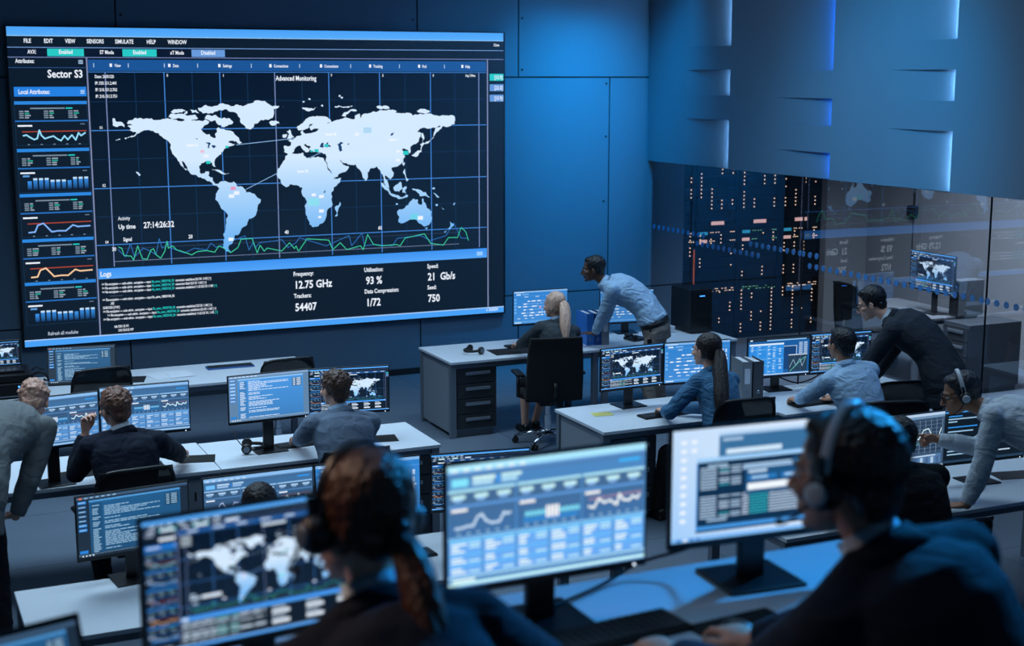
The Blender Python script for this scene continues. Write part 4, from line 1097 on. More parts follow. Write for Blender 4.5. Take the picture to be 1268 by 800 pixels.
BL_B = mat('blue_binder_cover', (36, 110, 190), .5); GR_B = mat('grey_binder_cover', (118, 126, 134), .55); DG_B = mat('dark_grey_binder_cover', (62, 68, 76), .55); BL_D = mat('deep_blue_binder_cover', (20, 64, 130), .5)
binder(6.46, 12.30, .74, -6, 'bright blue ring binder beside the blonde woman, leftmost of the upright three', BL_B, lab=False)
binder(6.535, 12.28, .74, -8, 'deep blue ring binder between the bright blue and the grey one', BL_D, lab=False)
binder(6.61, 12.26, .74, -8, 'grey ring binder nearest the leaning man in the light blue shirt', GR_B)
binder(6.515, 9.62, .74, -14, 'pale grey ring binder between the blue blouse woman and the table monitor', GR_B, w=.08)
binder(6.61, 9.60, .74, -12, 'dark grey ring binder standing against the table monitor', DG_B, w=.09, lab=False)
pc_tower(7.82, 12.42, .74, 0, 'black computer tower on the far right desk in front of the server racks', BLACK, w=.26, d=.40, h=.46)
m = MB(); m.box(-.10, -.09, 0, .10, .09, .07, bev=.008); o = m.build('router_box', WHITEP); o.location = (7.50, 12.66, .74); tag(o, 'small white box on the far right desk behind the leaning man', 'router')

# desk telephone and cables behind leaning man
r = empty('desk_telephone', (7.02, 12.38, .74), R(10), 'black desk phone between the leaning man and his monitor', 'telephone')
m = MB(); m.box(-.09, -.09, 0, .09, .09, .03, bev=.008); m.build('phone_body', BLACK, r)
m = MB(); m.tube([(-.06, -.08, .045), (-.06, 0, .055), (-.06, .08, .045)], [.022, .014, .022], 10); m.build('handset', BLACKS, r, smooth=True)

# bottle
r = empty('sanitizer_bottle', (6.43, 6.84, .74), 0, 'clear bottle with a blue label on the desk by the headset man', 'bottle')
GLS = mat('clear_plastic', (200, 215, 225), .12); GLS.node_tree.nodes['Principled BSDF'].inputs['Transmission Weight'].default_value = .85
m = MB(); m.tube([(0, 0, 0), (0, 0, .01), (0, 0, .11), (0, 0, .13), (0, 0, .15)], [.030, .034, .034, .018, .012], 20); m.build('bottle_body', GLS, r, smooth=True)
m = MB(); m.tube([(0, 0, .03), (0, 0, .10)], .0348, 20); m.build('bottle_label', mat('blue_label', (70, 120, 170), .6), r, smooth=True)
m = MB(); m.cyl((0, 0, .15), (0, 0, .175), .013, n=14); m.build('cap', WHITEP, r)

def curve_thing(name, pts, rad, mm, label, cat):
    m = MB(); P = []
    pts = [Vector(p) for p in pts]
    for i in range(len(pts) - 1):
        p0, p1, p2, p3 = pts[max(i - 1, 0)], pts[i], pts[i + 1], pts[min(i + 2, len(pts) - 1)]
        for k in range(6):
            t = k / 6
            P.append(.5 * ((2 * p1) + (p2 - p0) * t + (2 * p0 - 5 * p1 + 4 * p2 - p3) * t * t + (3 * p1 - p0 - 3 * p2 + p3) * t ** 3))
    P.append(pts[-1]); m.tube(P, rad, 8)
    return tag(m.build(name, mm, smooth=True), label, cat)
curve_thing('power_cable', [(6.20, 7.3, .70), (6.42, 7.42, .45), (6.5, 7.55, .15), (6.7, 7.6, .012), (7.2, 7.7, .012), (7.6, 8.1, .012)], .007, RUBBER, 'black cable hanging from the desk by the headset man to the floor', 'cable')
curve_thing('power_cable', [(5.95, 7.3, .66), (6.0, 7.35, .52), (6.15, 7.35, .50), (6.22, 7.3, .68)], .007, RUBBER, 'short looped black cable under the desk by the headset man', 'cable')
curve_thing('power_cable', [(1.52, 3.10, 2.035), (1.72, 3.20, 2.03), (1.86, 3.24, 2.06), (2.0, 3.2, 2.10), (2.1, 3.12, 2.2)], .005, RUBBER, 'black cable running between the two right foreground monitors', 'cable')
curve_thing('power_cable', [(7.0, 9.92, .85), (7.2, 9.9, .77), (7.4, 9.9, .80), (7.6, 9.85, .95)], .006, RUBBER, 'black cable sagging behind the monitors of the light blue shirt man', 'cable')

# headsets lying on desks
def headset(M, label, lying=False, boom=True, s=1.0, silver=False):
    """headband arc over +Z, cups on +-X; M places it in the world"""
    r = empty('headset', M.translation, 0, label, 'headset')
    r.rotation_euler = M.to_euler(); 
    w = .078 * s; hgt = .125 * s
    pts = [Vector((w * 1.07 * math.cos(a), 0, hgt * math.sin(a))) for a in [math.pi * k / 16 for k in range(17)]]
    m = MB(); m.tube(pts, [.013 * s] * 17, 8, flat=.6); m.build('headband', mat('pale_headband', (205, 210, 216), .4) if silver else BLACKS, r, smooth=True)
    for sg in (-1, 1):
        m = MB(); m.tube([(sg * w * .92, 0, -.005), (sg * w * 1.12, 0, -.005), (sg * w * 1.30, 0, -.005)], [.036 * s, .038 * s, .028 * s], 22)
        cup = m.build('ear_cup', BLACK, r, smooth=False, bevel=.004)
        m = MB(); m.cyl((sg * w * 1.30, 0, -.005), (sg * w * 1.345, 0, -.005), .022 * s, n=20); m.build('cup_cap', WHITEP if silver else STEEL, cup)
        m = MB(); m.tube([Vector((sg * w * 1.1, 0, .02)), Vector((sg * w * 1.12, 0, .05))], .007, 8); m.build('slider', BLACKS, cup)
    if boom:
        m = MB(); m.tube([(-w * 1.25, .01, -.02), (-w * 1.3, .05, -.05), (-w * 1.15, .09, -.08), (-w * .75, .115, -.09)], [.004, .0035, .003, .003], 8)
        m.ball((-w * .70, .118, -.09), (.010, .007, .007), n=10); m.build('microphone_boom', BLACK, r, smooth=True)
    return r
LIE = Matrix(((0, 0, -1, 0), (-1, 0, 0, 0), (0, 1, 0, 0), (0, 0, 0, 1)))
Ml = T(2.36, 9.72, .778) @ rotz(R(165)) @ LIE
headset(Ml, 'black headset lying on the desk left of the man in the blue-grey suit', silver=False)
headset(T(5.26, 12.40, .778) @ rotz(R(18)) @ LIE, 'black headphones lying on the far desk left of the desk mat', boom=False)

# empty chairs
task_chair(1.62, 11.95, -8, 'empty black mesh chair in front of the tilted code monitor, far left', top=1.04)
task_chair(3.22, 12.10, -6, 'empty black mesh chair beside the desk end under the video wall', top=.96)
task_chair(7.62, 9.25, 10, 'empty black chair beside the man in the charcoal suit', top=.93, seat_z=.47, bot=.52)

# ---------------------------------------------------------------- server racks
RACKM = mat('black_rack_steel', (9, 11, 14), .6, spec=.2); UNITM = mat('black_server_face', (8, 10, 13), .6, spec=.2)
LEDO = mat('warm_led', (30, 20, 10), emit=(255, 210, 180), estr=1.5); LEDP = mat('pink_lit_plate', (60, 40, 40), emit=(240, 188, 182), estr=.9); LEDC = mat('cyan_lit_plate', (10, 30, 40), emit=(50, 160, 200), estr=.8); LEDOR = mat('orange_lit_edge', (40, 16, 6), emit=(200, 92, 40), estr=.55); LEDG = mat('green_led', (10, 20, 10), emit=(120, 190, 150), estr=1.0)
def rack(x0, idx):
    w = .64; Y = 15.42
    r = empty('server_rack', (x0 + w / 2, Y, 0), 0, ['black server rack with small lights right beside the blue wall corner', 'black server rack second from the blue wall corner, behind the glass', 'black server rack third from the blue wall corner, behind the glass', 'black server rack next to the grey office wall'][idx], 'server rack', None)
    h = 2.45
    m = MB(); m.box(-w / 2, 0, 0, -w / 2 + .03, .5, h); m.box(w / 2 - .03, 0, 0, w / 2, .5, h); m.box(-w / 2, 0, h - .03, w / 2, .5, h); m.box(-w / 2, 0, 0, w / 2, .5, .05); m.box(-w / 2, .48, 0, w / 2, .5, h)
    m.build('rack_frame', RACKM, r)
    rr = random.Random(40 + idx)
    for k in range(16):
        z0 = .06 + k * .148
        m = MB(); m.box(-w / 2 + .035, .012, z0, w / 2 - .035, .46, z0 + .138, bev=.002)
        for j in range(3): m.box(-w / 2 + .05, .009, z0 + .03 + j * .035, w / 2 - .05, .012, z0 + .036 + j * .035)
        m.mi = 1
        for cx_ in (-.25, -.09, .06, .22):
            if abs(z0 - 1.42) < .16 or abs(z0 - .62) < .06: continue
            run = rr.choice((0, 0, 0, 0, 2, 3, 3)); st_ = rr.randint(0, 3 - run)
            for j in range(3):
                if st_ <= j < st_ + run or rr.random() < .05:
                    m.box(cx_ - .007, .004, z0 + .018 + j * .0493, cx_ + .007, .009, z0 + .032 + j * .0493)
        u = m.build('server_unit', [UNITM, LEDO], r)
        if abs(z0 - 1.393) < .075 or k == 9:
            pass
    m = MB(); m.box(-.09, .002, 1.50, .10, .010, 1.545); m.box(-.26, .002, 1.275, -.15, .010, 1.315); m.build('lit_label', LEDP, r)
    m = MB(); m.box(-.26, .002, 1.375, -.145, .010, 1.415); m.build('lit_label', LEDC, r)
    m = MB()
    for zz, us in ((1.40, (-.10, -.07, -.02, .02, .2, .225, .25)), (1.29, (-.11, -.08, -.05, .2, .23, .26))):
        for u_ in us: m.box(u_, .002, zz, u_ + .012, .009, zz + .010)
    for _ in range(26):
        u_ = rr.uniform(-.27, .27); zz = .64 + .03 * rr.choice((0, 1)); m.box(u_, .002, zz, u_ + .012, .009, zz + .008)
    m.build('status_lights', LEDO if idx != 2 else LEDG, r)
    return r
for k, x0 in enumerate((8.98, 9.60, 10.245, 10.89)): rack(x0, k)
m = MB(); m.box(-.007, -.006, 0, .007, .006, 1.2); o = m.build('light_strip', LEDOR); o.location = (9.56, 15.39, 0); tag(o, 'thin orange lit upright strip on the server rack by the black tower', 'light strip')

# ---------------------------------------------------------------- office seen through the glass
desk(10.25, 11.10, 11.95, 13.3, 'dim grey office desk behind the glass carrying a map monitor', z=.78, top=mat('grey_office_laminate', (96, 100, 106), .5))
r = monitor(10.67, 12.23, 1.241, -90, 'dash1', 'map monitor in the office behind the glass', deskz=.78, w=.735, h=.435)
pc_tower(10.78, 11.98, .78, R(-90), 'pale computer case on the office desk behind the glass', mat('grey_case_steel', (84, 90, 98), .5), w=.16, d=.34, h=.40)
drawer_cabinet(10.60, 11.92, .40, .72, .76, 'dark drawer cabinet in the office behind the glass', n=4, rz=R(-90), body=mat('office_cabinet_dark', (54, 60, 68), .5))
task_chair(9.85, 12.3, 90, 'black office chair behind the glass near the office monitor', top=1.18, wid=.46)
m = MB(); m.cyl((0, 0, .1), (0, 0, .75), .012, n=8); m.box(-.06, -.07, 0, .02, .07, .13, bev=.01); m.cyl((0, 0, -.7), (0, 0, 0), .006, n=6)
o = m.build('wall_socket_conduit', mat('black_conduit', (12, 13, 15), .5)); o.location = (12.17, 14.35, 1.62); tag(o, 'black cable conduit with a small box on the office wall', 'conduit')
m = MB(); m.box(-.03, -.06, .0, .10, .06, .03, bev=.01); o = m.build('office_keyboard', BLACKS); o.location = (10.38, 12.55, .78); tag(o, 'black keyboard on the office desk behind the glass', 'keyboard')
# ---------------------------------------------------------------- people
def skinm(name, c):
    m = mat(name, c, .48, var=.10, scale=25, bump=.05, bscale=250)
    b = m.node_tree.nodes['Principled BSDF']; b.inputs['Subsurface Weight'].default_value = .08; b.inputs['Subsurface Radius'].default_value = (.02, .008, .004)
    return m
SK_L = skinm('fair_skin', (222, 170, 146)); SK_M = skinm('tan_skin', (186, 132, 104)); SK_D = skinm('dark_skin', (92, 60, 46))
def hairm(name, c, var=.35):
    return mat(name, c, .42, var=.6, scale=1.0, bump=.8, bscale=1.6, stretch=(55, 55, 7))
def cloth(name, c, r=.85, bump=.35, bs=420, fold=6, fd=.03): return mat(name, c, r, var=.10, scale=9, bump=bump, bscale=bs, spec=.25, fold=fold, folddist=fd)
EYE = mat('eye_white', (210, 212, 214), .2); PUP = mat('dark_iris', (20, 16, 14), .2); LIP = mat('lip', (150, 84, 78), .5)

def vec(a): return Vector(a)
def frame(az, pitch=0.0, roll=0.0):
    """right, forward, up; az right of +Y, pitch up, roll to the right, in degrees"""
    a, p, q = R(az), R(pitch), R(roll)
    f = Vector((math.sin(a) * math.cos(p), math.cos(a) * math.cos(p), math.sin(p)))
    r = Vector((math.cos(a), -math.sin(a), 0)); u = r.cross(f)
    M = Matrix.Rotation(q, 3, f)
    return M @ r, f, M @ u

def ik(a, b, l1, l2, hint):
    a, b = Vector(a), Vector(b); d = b - a; L = min(d.length, (l1 + l2) * .999)
    dn = d.normalized(); b2 = a + dn * L
    x = (l1 * l1 - l2 * l2 + L * L) / (2 * L); h = math.sqrt(max(0, l1 * l1 - x * x))
    hv = Vector(hint); hv = hv - dn * hv.dot(dn)
    hv = hv.normalized() if hv.length > 1e-5 else Vector((0, 0, -1))
    return a + dn * x + hv * h, b2

CURL = {'flat': [(8, 18, 10)] * 4, 'type': [(24, 34, 18), (20, 38, 20), (24, 36, 20), (30, 34, 20)], 'mouse': [(14, 22, 12), (16, 26, 14), (26, 34, 20), (34, 38, 20)],
        'point': [(2, 6, 4), (70, 88, 50), (76, 90, 50), (80, 90, 50)], 'relax': [(20, 30, 18), (26, 36, 20), (32, 40, 22), (38, 42, 24)], 'cup': [(38, 48, 30), (40, 52, 30), (44, 54, 32), (48, 54, 34)], 'splay': [(4, 10, 6)] * 4}
def hand(m, wrist, d, n, thumb, pose, s=1.0):
    """d finger direction, n back-of-hand normal, thumb = towards the thumb"""
    d = Vector(d).normalized(); n = Vector(n); n = (n - d * n.dot(d)).normalized(); t = Vector(thumb); t = (t - d * t.dot(d) - n * t.dot(n)).normalized()
    w = Vector(wrist)
    P = lambda x, y, z: w + (d * x + t * y + n * z) * s
    m.loft([(P(-.01, 0, 0), t, n, .027 * s, .019 * s), (P(.02, 0, 0), t, n, .031 * s, .019 * s), (P(.055, 0, 0), t, n, .040 * s, .017 * s), (P(.088, -.001, 0), t, n, .041 * s, .014 * s), (P(.098, -.001, 0), t, n, .036 * s, .010 * s)], 16)
    sp = 1.6 if pose == 'splay' else 1.0
    for k, (y, L) in enumerate(((.030, .074), (.0095, .082), (-.0115, .076), (-.031, .060))):
        a = 0; p = P(.086 - (.004 if k == 3 else 0), y, 0); pts = [p]
        dy = (y * .9 * sp)
        for seg, ang in zip((.46, .30, .24), CURL[pose][k]):
            a += R(ang); dirv = (d * math.cos(a) - n * math.sin(a) + t * dy * 2.2).normalized()
            p = p + dirv * (L * seg * s); pts.append(p)
        r0 = .0094 if k < 3 else .0082
        m.limb(pts, [r0 * s, r0 * .95 * s, r0 * .88 * s, r0 * .78 * s], 10)
    close = .5 if pose in ('cup', 'point', 'relax') else .15
    b = P(.022, .026, -.004); e = P(.055, .052 - .012 * close, -.012 - .014 * close); g_ = P(.084, .062 - .03 * close, -.018 - .016 * close); h_ = P(.106, .064 - .04 * close, -.022 - .02 * close)
    m.limb([b, e, g_, h_], [.0135 * s, .0125 * s, .0105 * s, .0085 * s], 10)

def remesh(o, vox, sm=3, disp=None, dscale=.1, sub=0):
    r = o.modifiers.new('surface', 'REMESH'); r.mode = 'VOXEL'; r.voxel_size = vox; r.use_smooth_shade = True
    if sm:
        k = o.modifiers.new('soften', 'SMOOTH'); k.factor = .5; k.iterations = sm
    if disp:
        for nm, dp, sc in ((('folds', disp, dscale),) + ((('creases', disp * .5, dscale * .4),) if disp > .008 else ())):
            tx = bpy.data.textures.new('fold_noise', 'CLOUDS'); tx.noise_scale = sc; tx.noise_depth = 1
            dm = o.modifiers.new(nm, 'DISPLACE'); dm.texture = tx; dm.strength = dp; dm.mid_level = .5; dm.texture_coords = 'LOCAL'

TORSO = [(-.14, .130, .105), (0, .166, .120), (.15, .166, .122), (.40, .140, .108), (.60, .156, .116), (.76, .172, .122), (.88, .158, .108), (.96, .105, .085), (1.03, .066, .066)]

def person(label, head, face, hip, sho_az, hands, elb=((-1, -.6, -.7), (1, -.6, -.7)), legs='sit', feet=None, knees=None, s=1.0, skin=SK_L, top='jacket', topm=None,
           bottomm=None, collar=None, hairs=None, hair_m=None, belt=None, female=False, shoes=None, zf=0.0, vox=.0055, bulge=.05, neckoff=None, poses=('type', 'type'), hand_dirs=(None, None), skirt=False,
           fold=.014, hs=1.06, palms=(None, None), thumbs=(None, None), drop=.0, shw=1.0, reach=1.0):
    head = Vector(head); hip = Vector(hip)
    hr, hf, hu = frame(*face)
    root = empty('person', (hip.x, hip.y, zf), 0, label, 'person')
    # neck base and spine
    sr, sf, _ = frame(sho_az)
    N = Vector(neckoff) if neckoff else head - hu * (.155 * s) - hf * (.045 * s) - Vector((0, 0, .01))
    sp = (N - hip); L = sp.length; sp.normalize()
    sr = (sr - sp * sr.dot(sp)).normalized(); fr_ = sp.cross(sr) * 1.0
    if fr_.dot(sf) < 0: fr_ = -fr_
    ctrl = hip + sp * (L * .5) - fr_ * (bulge * s) if legs == 'sit' else hip + Vector((0, 0, 1)) * (L * .42) + sp * (L * .16)
    def spine(t):
        if t < 0: return hip + (ctrl - hip).normalized() * (L * t)
        if t > 1: return N + (N - ctrl).normalized() * (L * (t - 1))
        return hip * (1 - t) ** 2 + ctrl * (2 * t * (1 - t)) + N * t ** 2
    def fra(t):
        k = min(max(t, 0), 1)
        tn = ((ctrl - hip) * (1 - k) + (N - ctrl) * k).normalized()
        a = (sr - tn * sr.dot(tn)).normalized(); return a, tn.cross(a) * (1 if fr_.dot(tn.cross(a)) > 0 else -1)
    def tor(m, add, scale=1.0, t0=-1, t1=2, flare=0.0, extra=1.0):
        secs = []
        for t, w, d in TORSO:
            if t < t0 or t > t1: continue
            w = w * s * (.88 if female and t > .5 else 1.05) * (1.0 if female and t < .2 else 1); d = d * s * (1.0 if female else 1.06)
            fl = flare * max(0, .3 - t)
            a_ = add * .4 if t > .95 else add
            a, b = fra(t)
            secs.append((spine(t), a, b, (w + a_ + fl) * scale, (d + a_ + fl * .7) * scale))
        m.loft(secs, 28)
    shs = (.188 if not female else .156) * s * shw
    SH = [spine(.875) + sr * (sg * shs) - sp * (drop * .02) for sg in (-1, 1)]
    ua, fa = .295 * s * reach, .255 * s * reach
    arms = []
    for i, sg in enumerate((-1, 1)):
        h = Vector(hands[i]); hint = sr * elb[i][0] + fr_ * elb[i][1] + Vector((0, 0, 1)) * elb[i][2]
        e, w = ik(SH[i], h, ua, fa, hint)
        arms.append((SH[i], e, w))
    HJ = [hip + sr * (sg * .092 * s) - Vector((0, 0, .02)) for sg in (-1, 1)]
    th, shn = .43 * s, .43 * s
    LG = []
    for i, sg in enumerate((-1, 1)):
        if feet: f0 = Vector(feet[i])
        elif legs == 'sit': f0 = Vector((hip.x, hip.y, zf + .08)) + Vector((sr.x, sr.y, 0)) * (sg * .14) + Vector((sf.x, sf.y, 0)) * (.40 + .06 * sg)
        else: f0 = Vector((hip.x, hip.y, zf + .08)) + Vector((sr.x, sr.y, 0)) * (sg * .11)
        kh = Vector(knees[i]) if knees else (sf * .6 + Vector((0, 0, .9)) + sr * (.15 * sg) if legs == 'sit' else sf)
        k, a = ik(HJ[i], f0, th, shn, kh)
        LG.append((HJ[i], k, a))
    # ---- body
    m = MB()
    tor(m, -.014, t1=.97)
    C = lambda x, y, z: head + (hr * x + hf * y + hu * z) * (s * hs)
    F3 = (hr, hf, hu)
    q = s * hs
    m.limb([N - sp * .02, N + (head - N) * .35, head - hu * (.05 * q) - hf * (.018 * q)], [.060 * s * (.86 if female else 1), .054 * s * (.84 if female else 1), .056 * s * (.86 if female else 1)], 16)
    m.ball(C(0, -.014, .030), (.074 * q, .096 * q, .088 * q), F3, 24)
    m.ball(C(0, .022, -.022), (.062 * q, .072 * q, .082 * q), F3, 24)
    m.ball(C(0, .040, -.074), (.042 * q, .046 * q, .034 * q), F3, 20)
    m.ball(C(0, .078, -.097), (.018 * q, .016 * q, .014 * q), F3, 14)
    m.ball(C(0, .060, .022), (.056 * q, .030 * q, .020 * q), F3, 18)
    m.limb([C(0, .090, .012), C(0, .106, -.018), C(0, .113, -.030)], [.008 * q, .010 * q, .0125 * q], 10)
    m.ball(C(.010, .100, -.035), (.009 * q, .010 * q, .007 * q), F3, 10); m.ball(C(-.010, .100, -.035), (.009 * q, .010 * q, .007 * q), F3, 10)
    m.limb([C(-.020, .086, -.060), C(0, .095, -.058), C(.020, .086, -.060)], [.006 * q, .0085 * q, .006 * q], 10)
    m.limb([C(-.018, .086, -.069), C(0, .093, -.070), C(.018, .086, -.069)], [.006 * q, .008 * q, .006 * q], 10)
    for sg in (-1, 1):
        m.ball(C(sg * .075, -.004, -.012), (.010 * q, .017 * q, .031 * q), (hr, (hf * .9 - hu * .3).normalized(), (hu * .95 + hf * .2).normalized()), 16)
        m.ball(C(sg * .044, .058, -.022), (.022 * q, .026 * q, .020 * q), F3, 14)
    for i, sg in enumerate((-1, 1)):
        a, e, w = arms[i]
        fs = .88 if female else 1.0
        m.limb([spine(.90), a], [.06 * s * fs, .058 * s * fs]); m.limb([a, a + (e - a) * .45, e], [.052 * s * fs, .046 * s * fs, .038 * s * fs]); m.limb([e, e + (w - e) * .3, w], [.038 * s * fs, .040 * s * fs, .026 * s * fs])
        hd = Vector(hand_dirs[i]) if hand_dirs[i] else (w - e).normalized() * .6 + Vector((sf.x, sf.y, 0)) * .8
        if not hand_dirs[i] and not palms[i]: hd.z = 0
        pn = Vector(palms[i]) if palms[i] else Vector((0, 0, 1))
        tb = Vector(thumbs[i]) if thumbs[i] else sr * (-sg)
        hand(m, w, hd, pn, tb, poses[i], s * (.92 if female else 1.0))
        j, k, f_ = LG[i]
        m.limb([j, j + (k - j) * .5, k], [.080 * s, .068 * s, .052 * s]); m.limb([k, k + (f_ - k) * .3, f_], [.052 * s, .054 * s * fs, .034 * s])
        m.limb([f_ - Vector((0, 0, .03)), f_ + Vector((sf.x, sf.y, 0)) * .13 - Vector((0, 0, .045))], [.034, .026])
    o = m.build('body', skin, root, world=True); remesh(o, vox, 3)
    # ---- face details
    for sg in (-1, 1):
        m = MB(); m.ball(C(sg * .030, .077, .000), (.0125 * q, .010 * q, .0085 * q), F3, 12); m.mi = 1; m.ball(C(sg * .030, .0835, .000), (.0055 * q, .0045 * q, .0055 * q), F3, 10)
        m.build('eye', [EYE, PUP], root, smooth=True, world=True)
        m = MB(); m.limb([C(sg * .014, .092, .020), C(sg * .032, .088, .026), C(sg * .050, .074, .021)], [.0035 * q, .0042 * q, .0028 * q], 8)
        m.build('eyebrow', hair_m or PUP, root, smooth=True, world=True)
    # ---- trousers or skirt
    m = MB(); bm_ = bottomm or cloth('dark_trousers', (24, 27, 32))
    tor(m, .014, t1=.16)
    if skirt:
        for i in (0, 1):
            j, k, f_ = LG[i]; m.limb([j, j + (k - j) * .5, k - (k - j) * .02], [.098 * s, .088 * s, .070 * s])
    else:
        for i in (0, 1):
            j, k, f_ = LG[i]
            m.limb([j, j + (k - j) * .5, k], [.098 * s, .086 * s, .070 * s]); m.limb([k, k + (f_ - k) * .4, f_ + Vector((0, 0, .02))], [.070 * s, .066 * s, .054 * s])
    o = m.build('skirt' if skirt else 'trousers', bm_, root, world=True); remesh(o, .011, 4, .012, .09)
    for i in (0, 1):
        f_ = LG[i][2]; dd = Vector((sf.x, sf.y, 0)).normalized(); m = MB()
        m.limb([f_ + Vector((0, 0, -.02)) - dd * .03, f_ + dd * .06 - Vector((0, 0, .030)), f_ + dd * .15 - Vector((0, 0, .045))], [.042, .040, .032], 14)
        m.box(-.04, -.06, -.078, .04, .16, -.055, bev=.01, M=Matrix.Translation(f_) @ Matrix.Rotation(-math.atan2(dd.x, dd.y), 4, 'Z'))
        o = m.build('shoe', shoes or mat('black_leather', (16, 16, 17), .35), root, world=True); remesh(o, .008, 3)
    if belt is not None:
        m = MB(); secs = []
        for t in (.075, .145): secs.append((spine(t), fra(t)[0], fra(t)[1], .174 * s + .017, .129 * s + .017))
        m.loft(secs, 36); o = m.build('belt', belt, root, smooth=True, world=True)
        m = MB(); b = spine(.15) + sr * .06 - fr_ * 0; 
    # ---- shirt or jacket
    add, sl, hem, slt = {'jacket': (.032, .020, -.22, .012), 'shirt': (.022, .014, -.02, .006), 'blouse': (.024, .016, -.14, .008)}[top]
    m = MB(); secs = []
    tor(m, add, t0=.13 if top == 'shirt' else -.2, t1=.97, flare=.04 if top == 'jacket' else 0)
    if top == 'jacket':
        m.loft([(spine(-.24), *fra(0), .212 * s, .170 * s), (spine(-.02), *fra(0), .202 * s, .158 * s), (spine(.2), *fra(.2), .196 * s, .154 * s)], 28)
    m.limb([N - sp * .07, N + sp * .004], [.088 * s, .064 * s * (.9 if female else 1)])
    for i, sg in enumerate((-1, 1)):
        a, e, w = arms[i]; fs = .9 if female else 1.0
        up = a + Vector((0, 0, .004))
        if top == 'jacket': up = up + sr * (sg * .012)
        m.limb([N - sp * (.010) + sr * (sg * .045), up], [.050 * s * fs + sl * .2, .060 * s * fs + sl * .6])
        m.limb([spine(.86), up], [.07 * s, .062 * s * fs + sl * .6])
        m.limb([up, a + (e - a) * .5, e], [.060 * s * fs + sl * .6, .054 * s * fs + sl, .047 * s * fs + sl * .9]); 
        we = w - (w - e).normalized() * .018
        m.limb([e, e + (we - e) * .4], [.047 * s * fs + sl * .9, .047 * s * fs + sl * .8]); m.tube([e + (we - e) * .38, e + (we - e) * .75, we], [.047 * s * fs + sl * .8, .040 * s * fs + sl * .7, .033 * s * fs + sl * .6], 16)
    o = m.build(top, topm, root, world=True); remesh(o, .0075, 10, fold, .15)
    # collar: a standing band round the neck
    nb = N + (head - N) * .10; nu = ((head - hu * .06) - N).normalized()
    cr = (sr - nu * sr.dot(nu)).normalized(); cf = nu.cross(cr)
    rw = .058 * s * (.88 if female else 1)
    def band(name, mm, r0, r1, z0, z1, th_=.006, gap=25):
        m = MB(); n = 30; rings = []
        ins, outs = [], []
        for k in range(n + 1):
            a = R(90 + gap + (360 - 2 * gap) * k / n)
            dv = cr * math.cos(a) + cf * math.sin(a)
            ins.append((nb + dv * r0 + nu * z0, nb + dv * r1 + nu * z1)); outs.append((nb + dv * (r0 + th_) + nu * z0, nb + dv * (r1 + th_) + nu * z1))
        for k in range(n + 1):
            rings.append([m.bm.verts.new(p) for p in (ins[k][0], ins[k][1], outs[k][1], outs[k][0])])
        m.skin(rings); return m.build(name, mm, root, smooth=True, bevel=0, world=True)
    if collar is not None:
        band('shirt_collar', collar, rw + .004, rw + .001, -.022, .046 if top == 'jacket' else .030, .005)
        if top != 'jacket': band('collar_fold', collar, rw + .020, rw + .004, -.020, .030, .005, 12)
    if top == 'jacket': band('jacket_collar', topm, rw + .030, rw + .009, -.034, .018, .012, 35)
    # ---- hair
    m = MB(); hd_ = .007
    st = hairs or 'short'
    hm = hair_m
    m.ball(C(0, -.026, .038), (.083 * q, .098 * q, .090 * q), F3, 26)
    m.ball(C(0, -.062, -.012 if female else -.020), (.064 * q, .042 * q, (.052 if female else .060) * q), F3, 20)
    if st in ('short', 'tousled'):
        for sg in (-1, 1): m.ball(C(sg * .066, .010, .020), (.016 * q, .022 * q, .040 * q), F3, 14)
        m.ball(C(0, .026, .090), (.058 * q, .046 * q, .026 * q), F3, 18)
    if st == 'tousled':
        r = random.Random(int(head.x * 100))
        for _ in range(90):
            a = r.uniform(0, 2 * math.pi); b = r.uniform(-.1, 1.3)
            p = C(.082 * math.cos(a) * math.cos(b), -.026 + .097 * math.sin(a) * math.cos(b), .038 + .088 * math.sin(b))
            if (p - C(0, .09, -.02)).length < .07 * q: continue
            dv = Vector((r.uniform(-1, 1), r.uniform(-1, 1), r.uniform(-.9, .2))) * .013
            m.limb([p, p + dv * .6, p + dv], [.0105, .009, .006], 8)
        hd_ = .010
    if st == 'long':
        for sg in (-1, 1): m.ball(C(sg * .064, -.01, -.01), (.022 * q, .05 * q, .07 * q), F3, 16)
    if st in ('ponytail', 'longtail'):
        for sg in (-1, 1): m.ball(C(sg * .058, -.024, .004), (.024 * q, .054 * q, .056 * q), F3, 16)
        m.ball(C(0, -.05, .05), (.074 * q, .076 * q, .078 * q), F3, 20)
    o = m.build('hair', hm, root, world=True); remesh(o, .0050, 2, hd_, .018)
    return dict(root=root, C=C, F=F3, q=q, N=N, spine=spine, sr=sr, fr=fr_, sp=sp, arms=arms)

def hang(P, c, offs):
    p0 = P['C'](*c); return [p0] + [p0 + Vector(o) for o in offs]

def ponytail(P, pts, radii, hm, tie_m, strands=9, seed=1, name='ponytail'):
    r = random.Random(seed); pts = [Vector(p) for p in pts]
    m = MB(); n = len(pts)
    for k in range(strands):
        a0 = 2 * math.pi * k / strands; q = []
        for i, p in enumerate(pts):
            rr = radii[i] * (.55 if k else 0); a = a0 + i * .25
            q.append(p + Vector((math.cos(a) * rr, math.sin(a) * rr * .8, r.uniform(-.01, .01))))
        m.tube(q, [max(.002, x * r.uniform(.34, .55)) for x in radii], 10)
    o = m.build(name, hm, P['root'], smooth=True, world=True)
    s_ = o.modifiers.new('sub', 'SUBSURF'); s_.levels = 2; s_.render_levels = 2
    m = MB(); p0, p1 = pts[0], pts[1]; d = (p1 - p0).normalized()
    m.tube([p0 - d * .008, p0 + d * .012], [radii[0] * 1.15] * 2, 14); m.build('hair_tie', tie_m, P['root'], smooth=True, world=True)

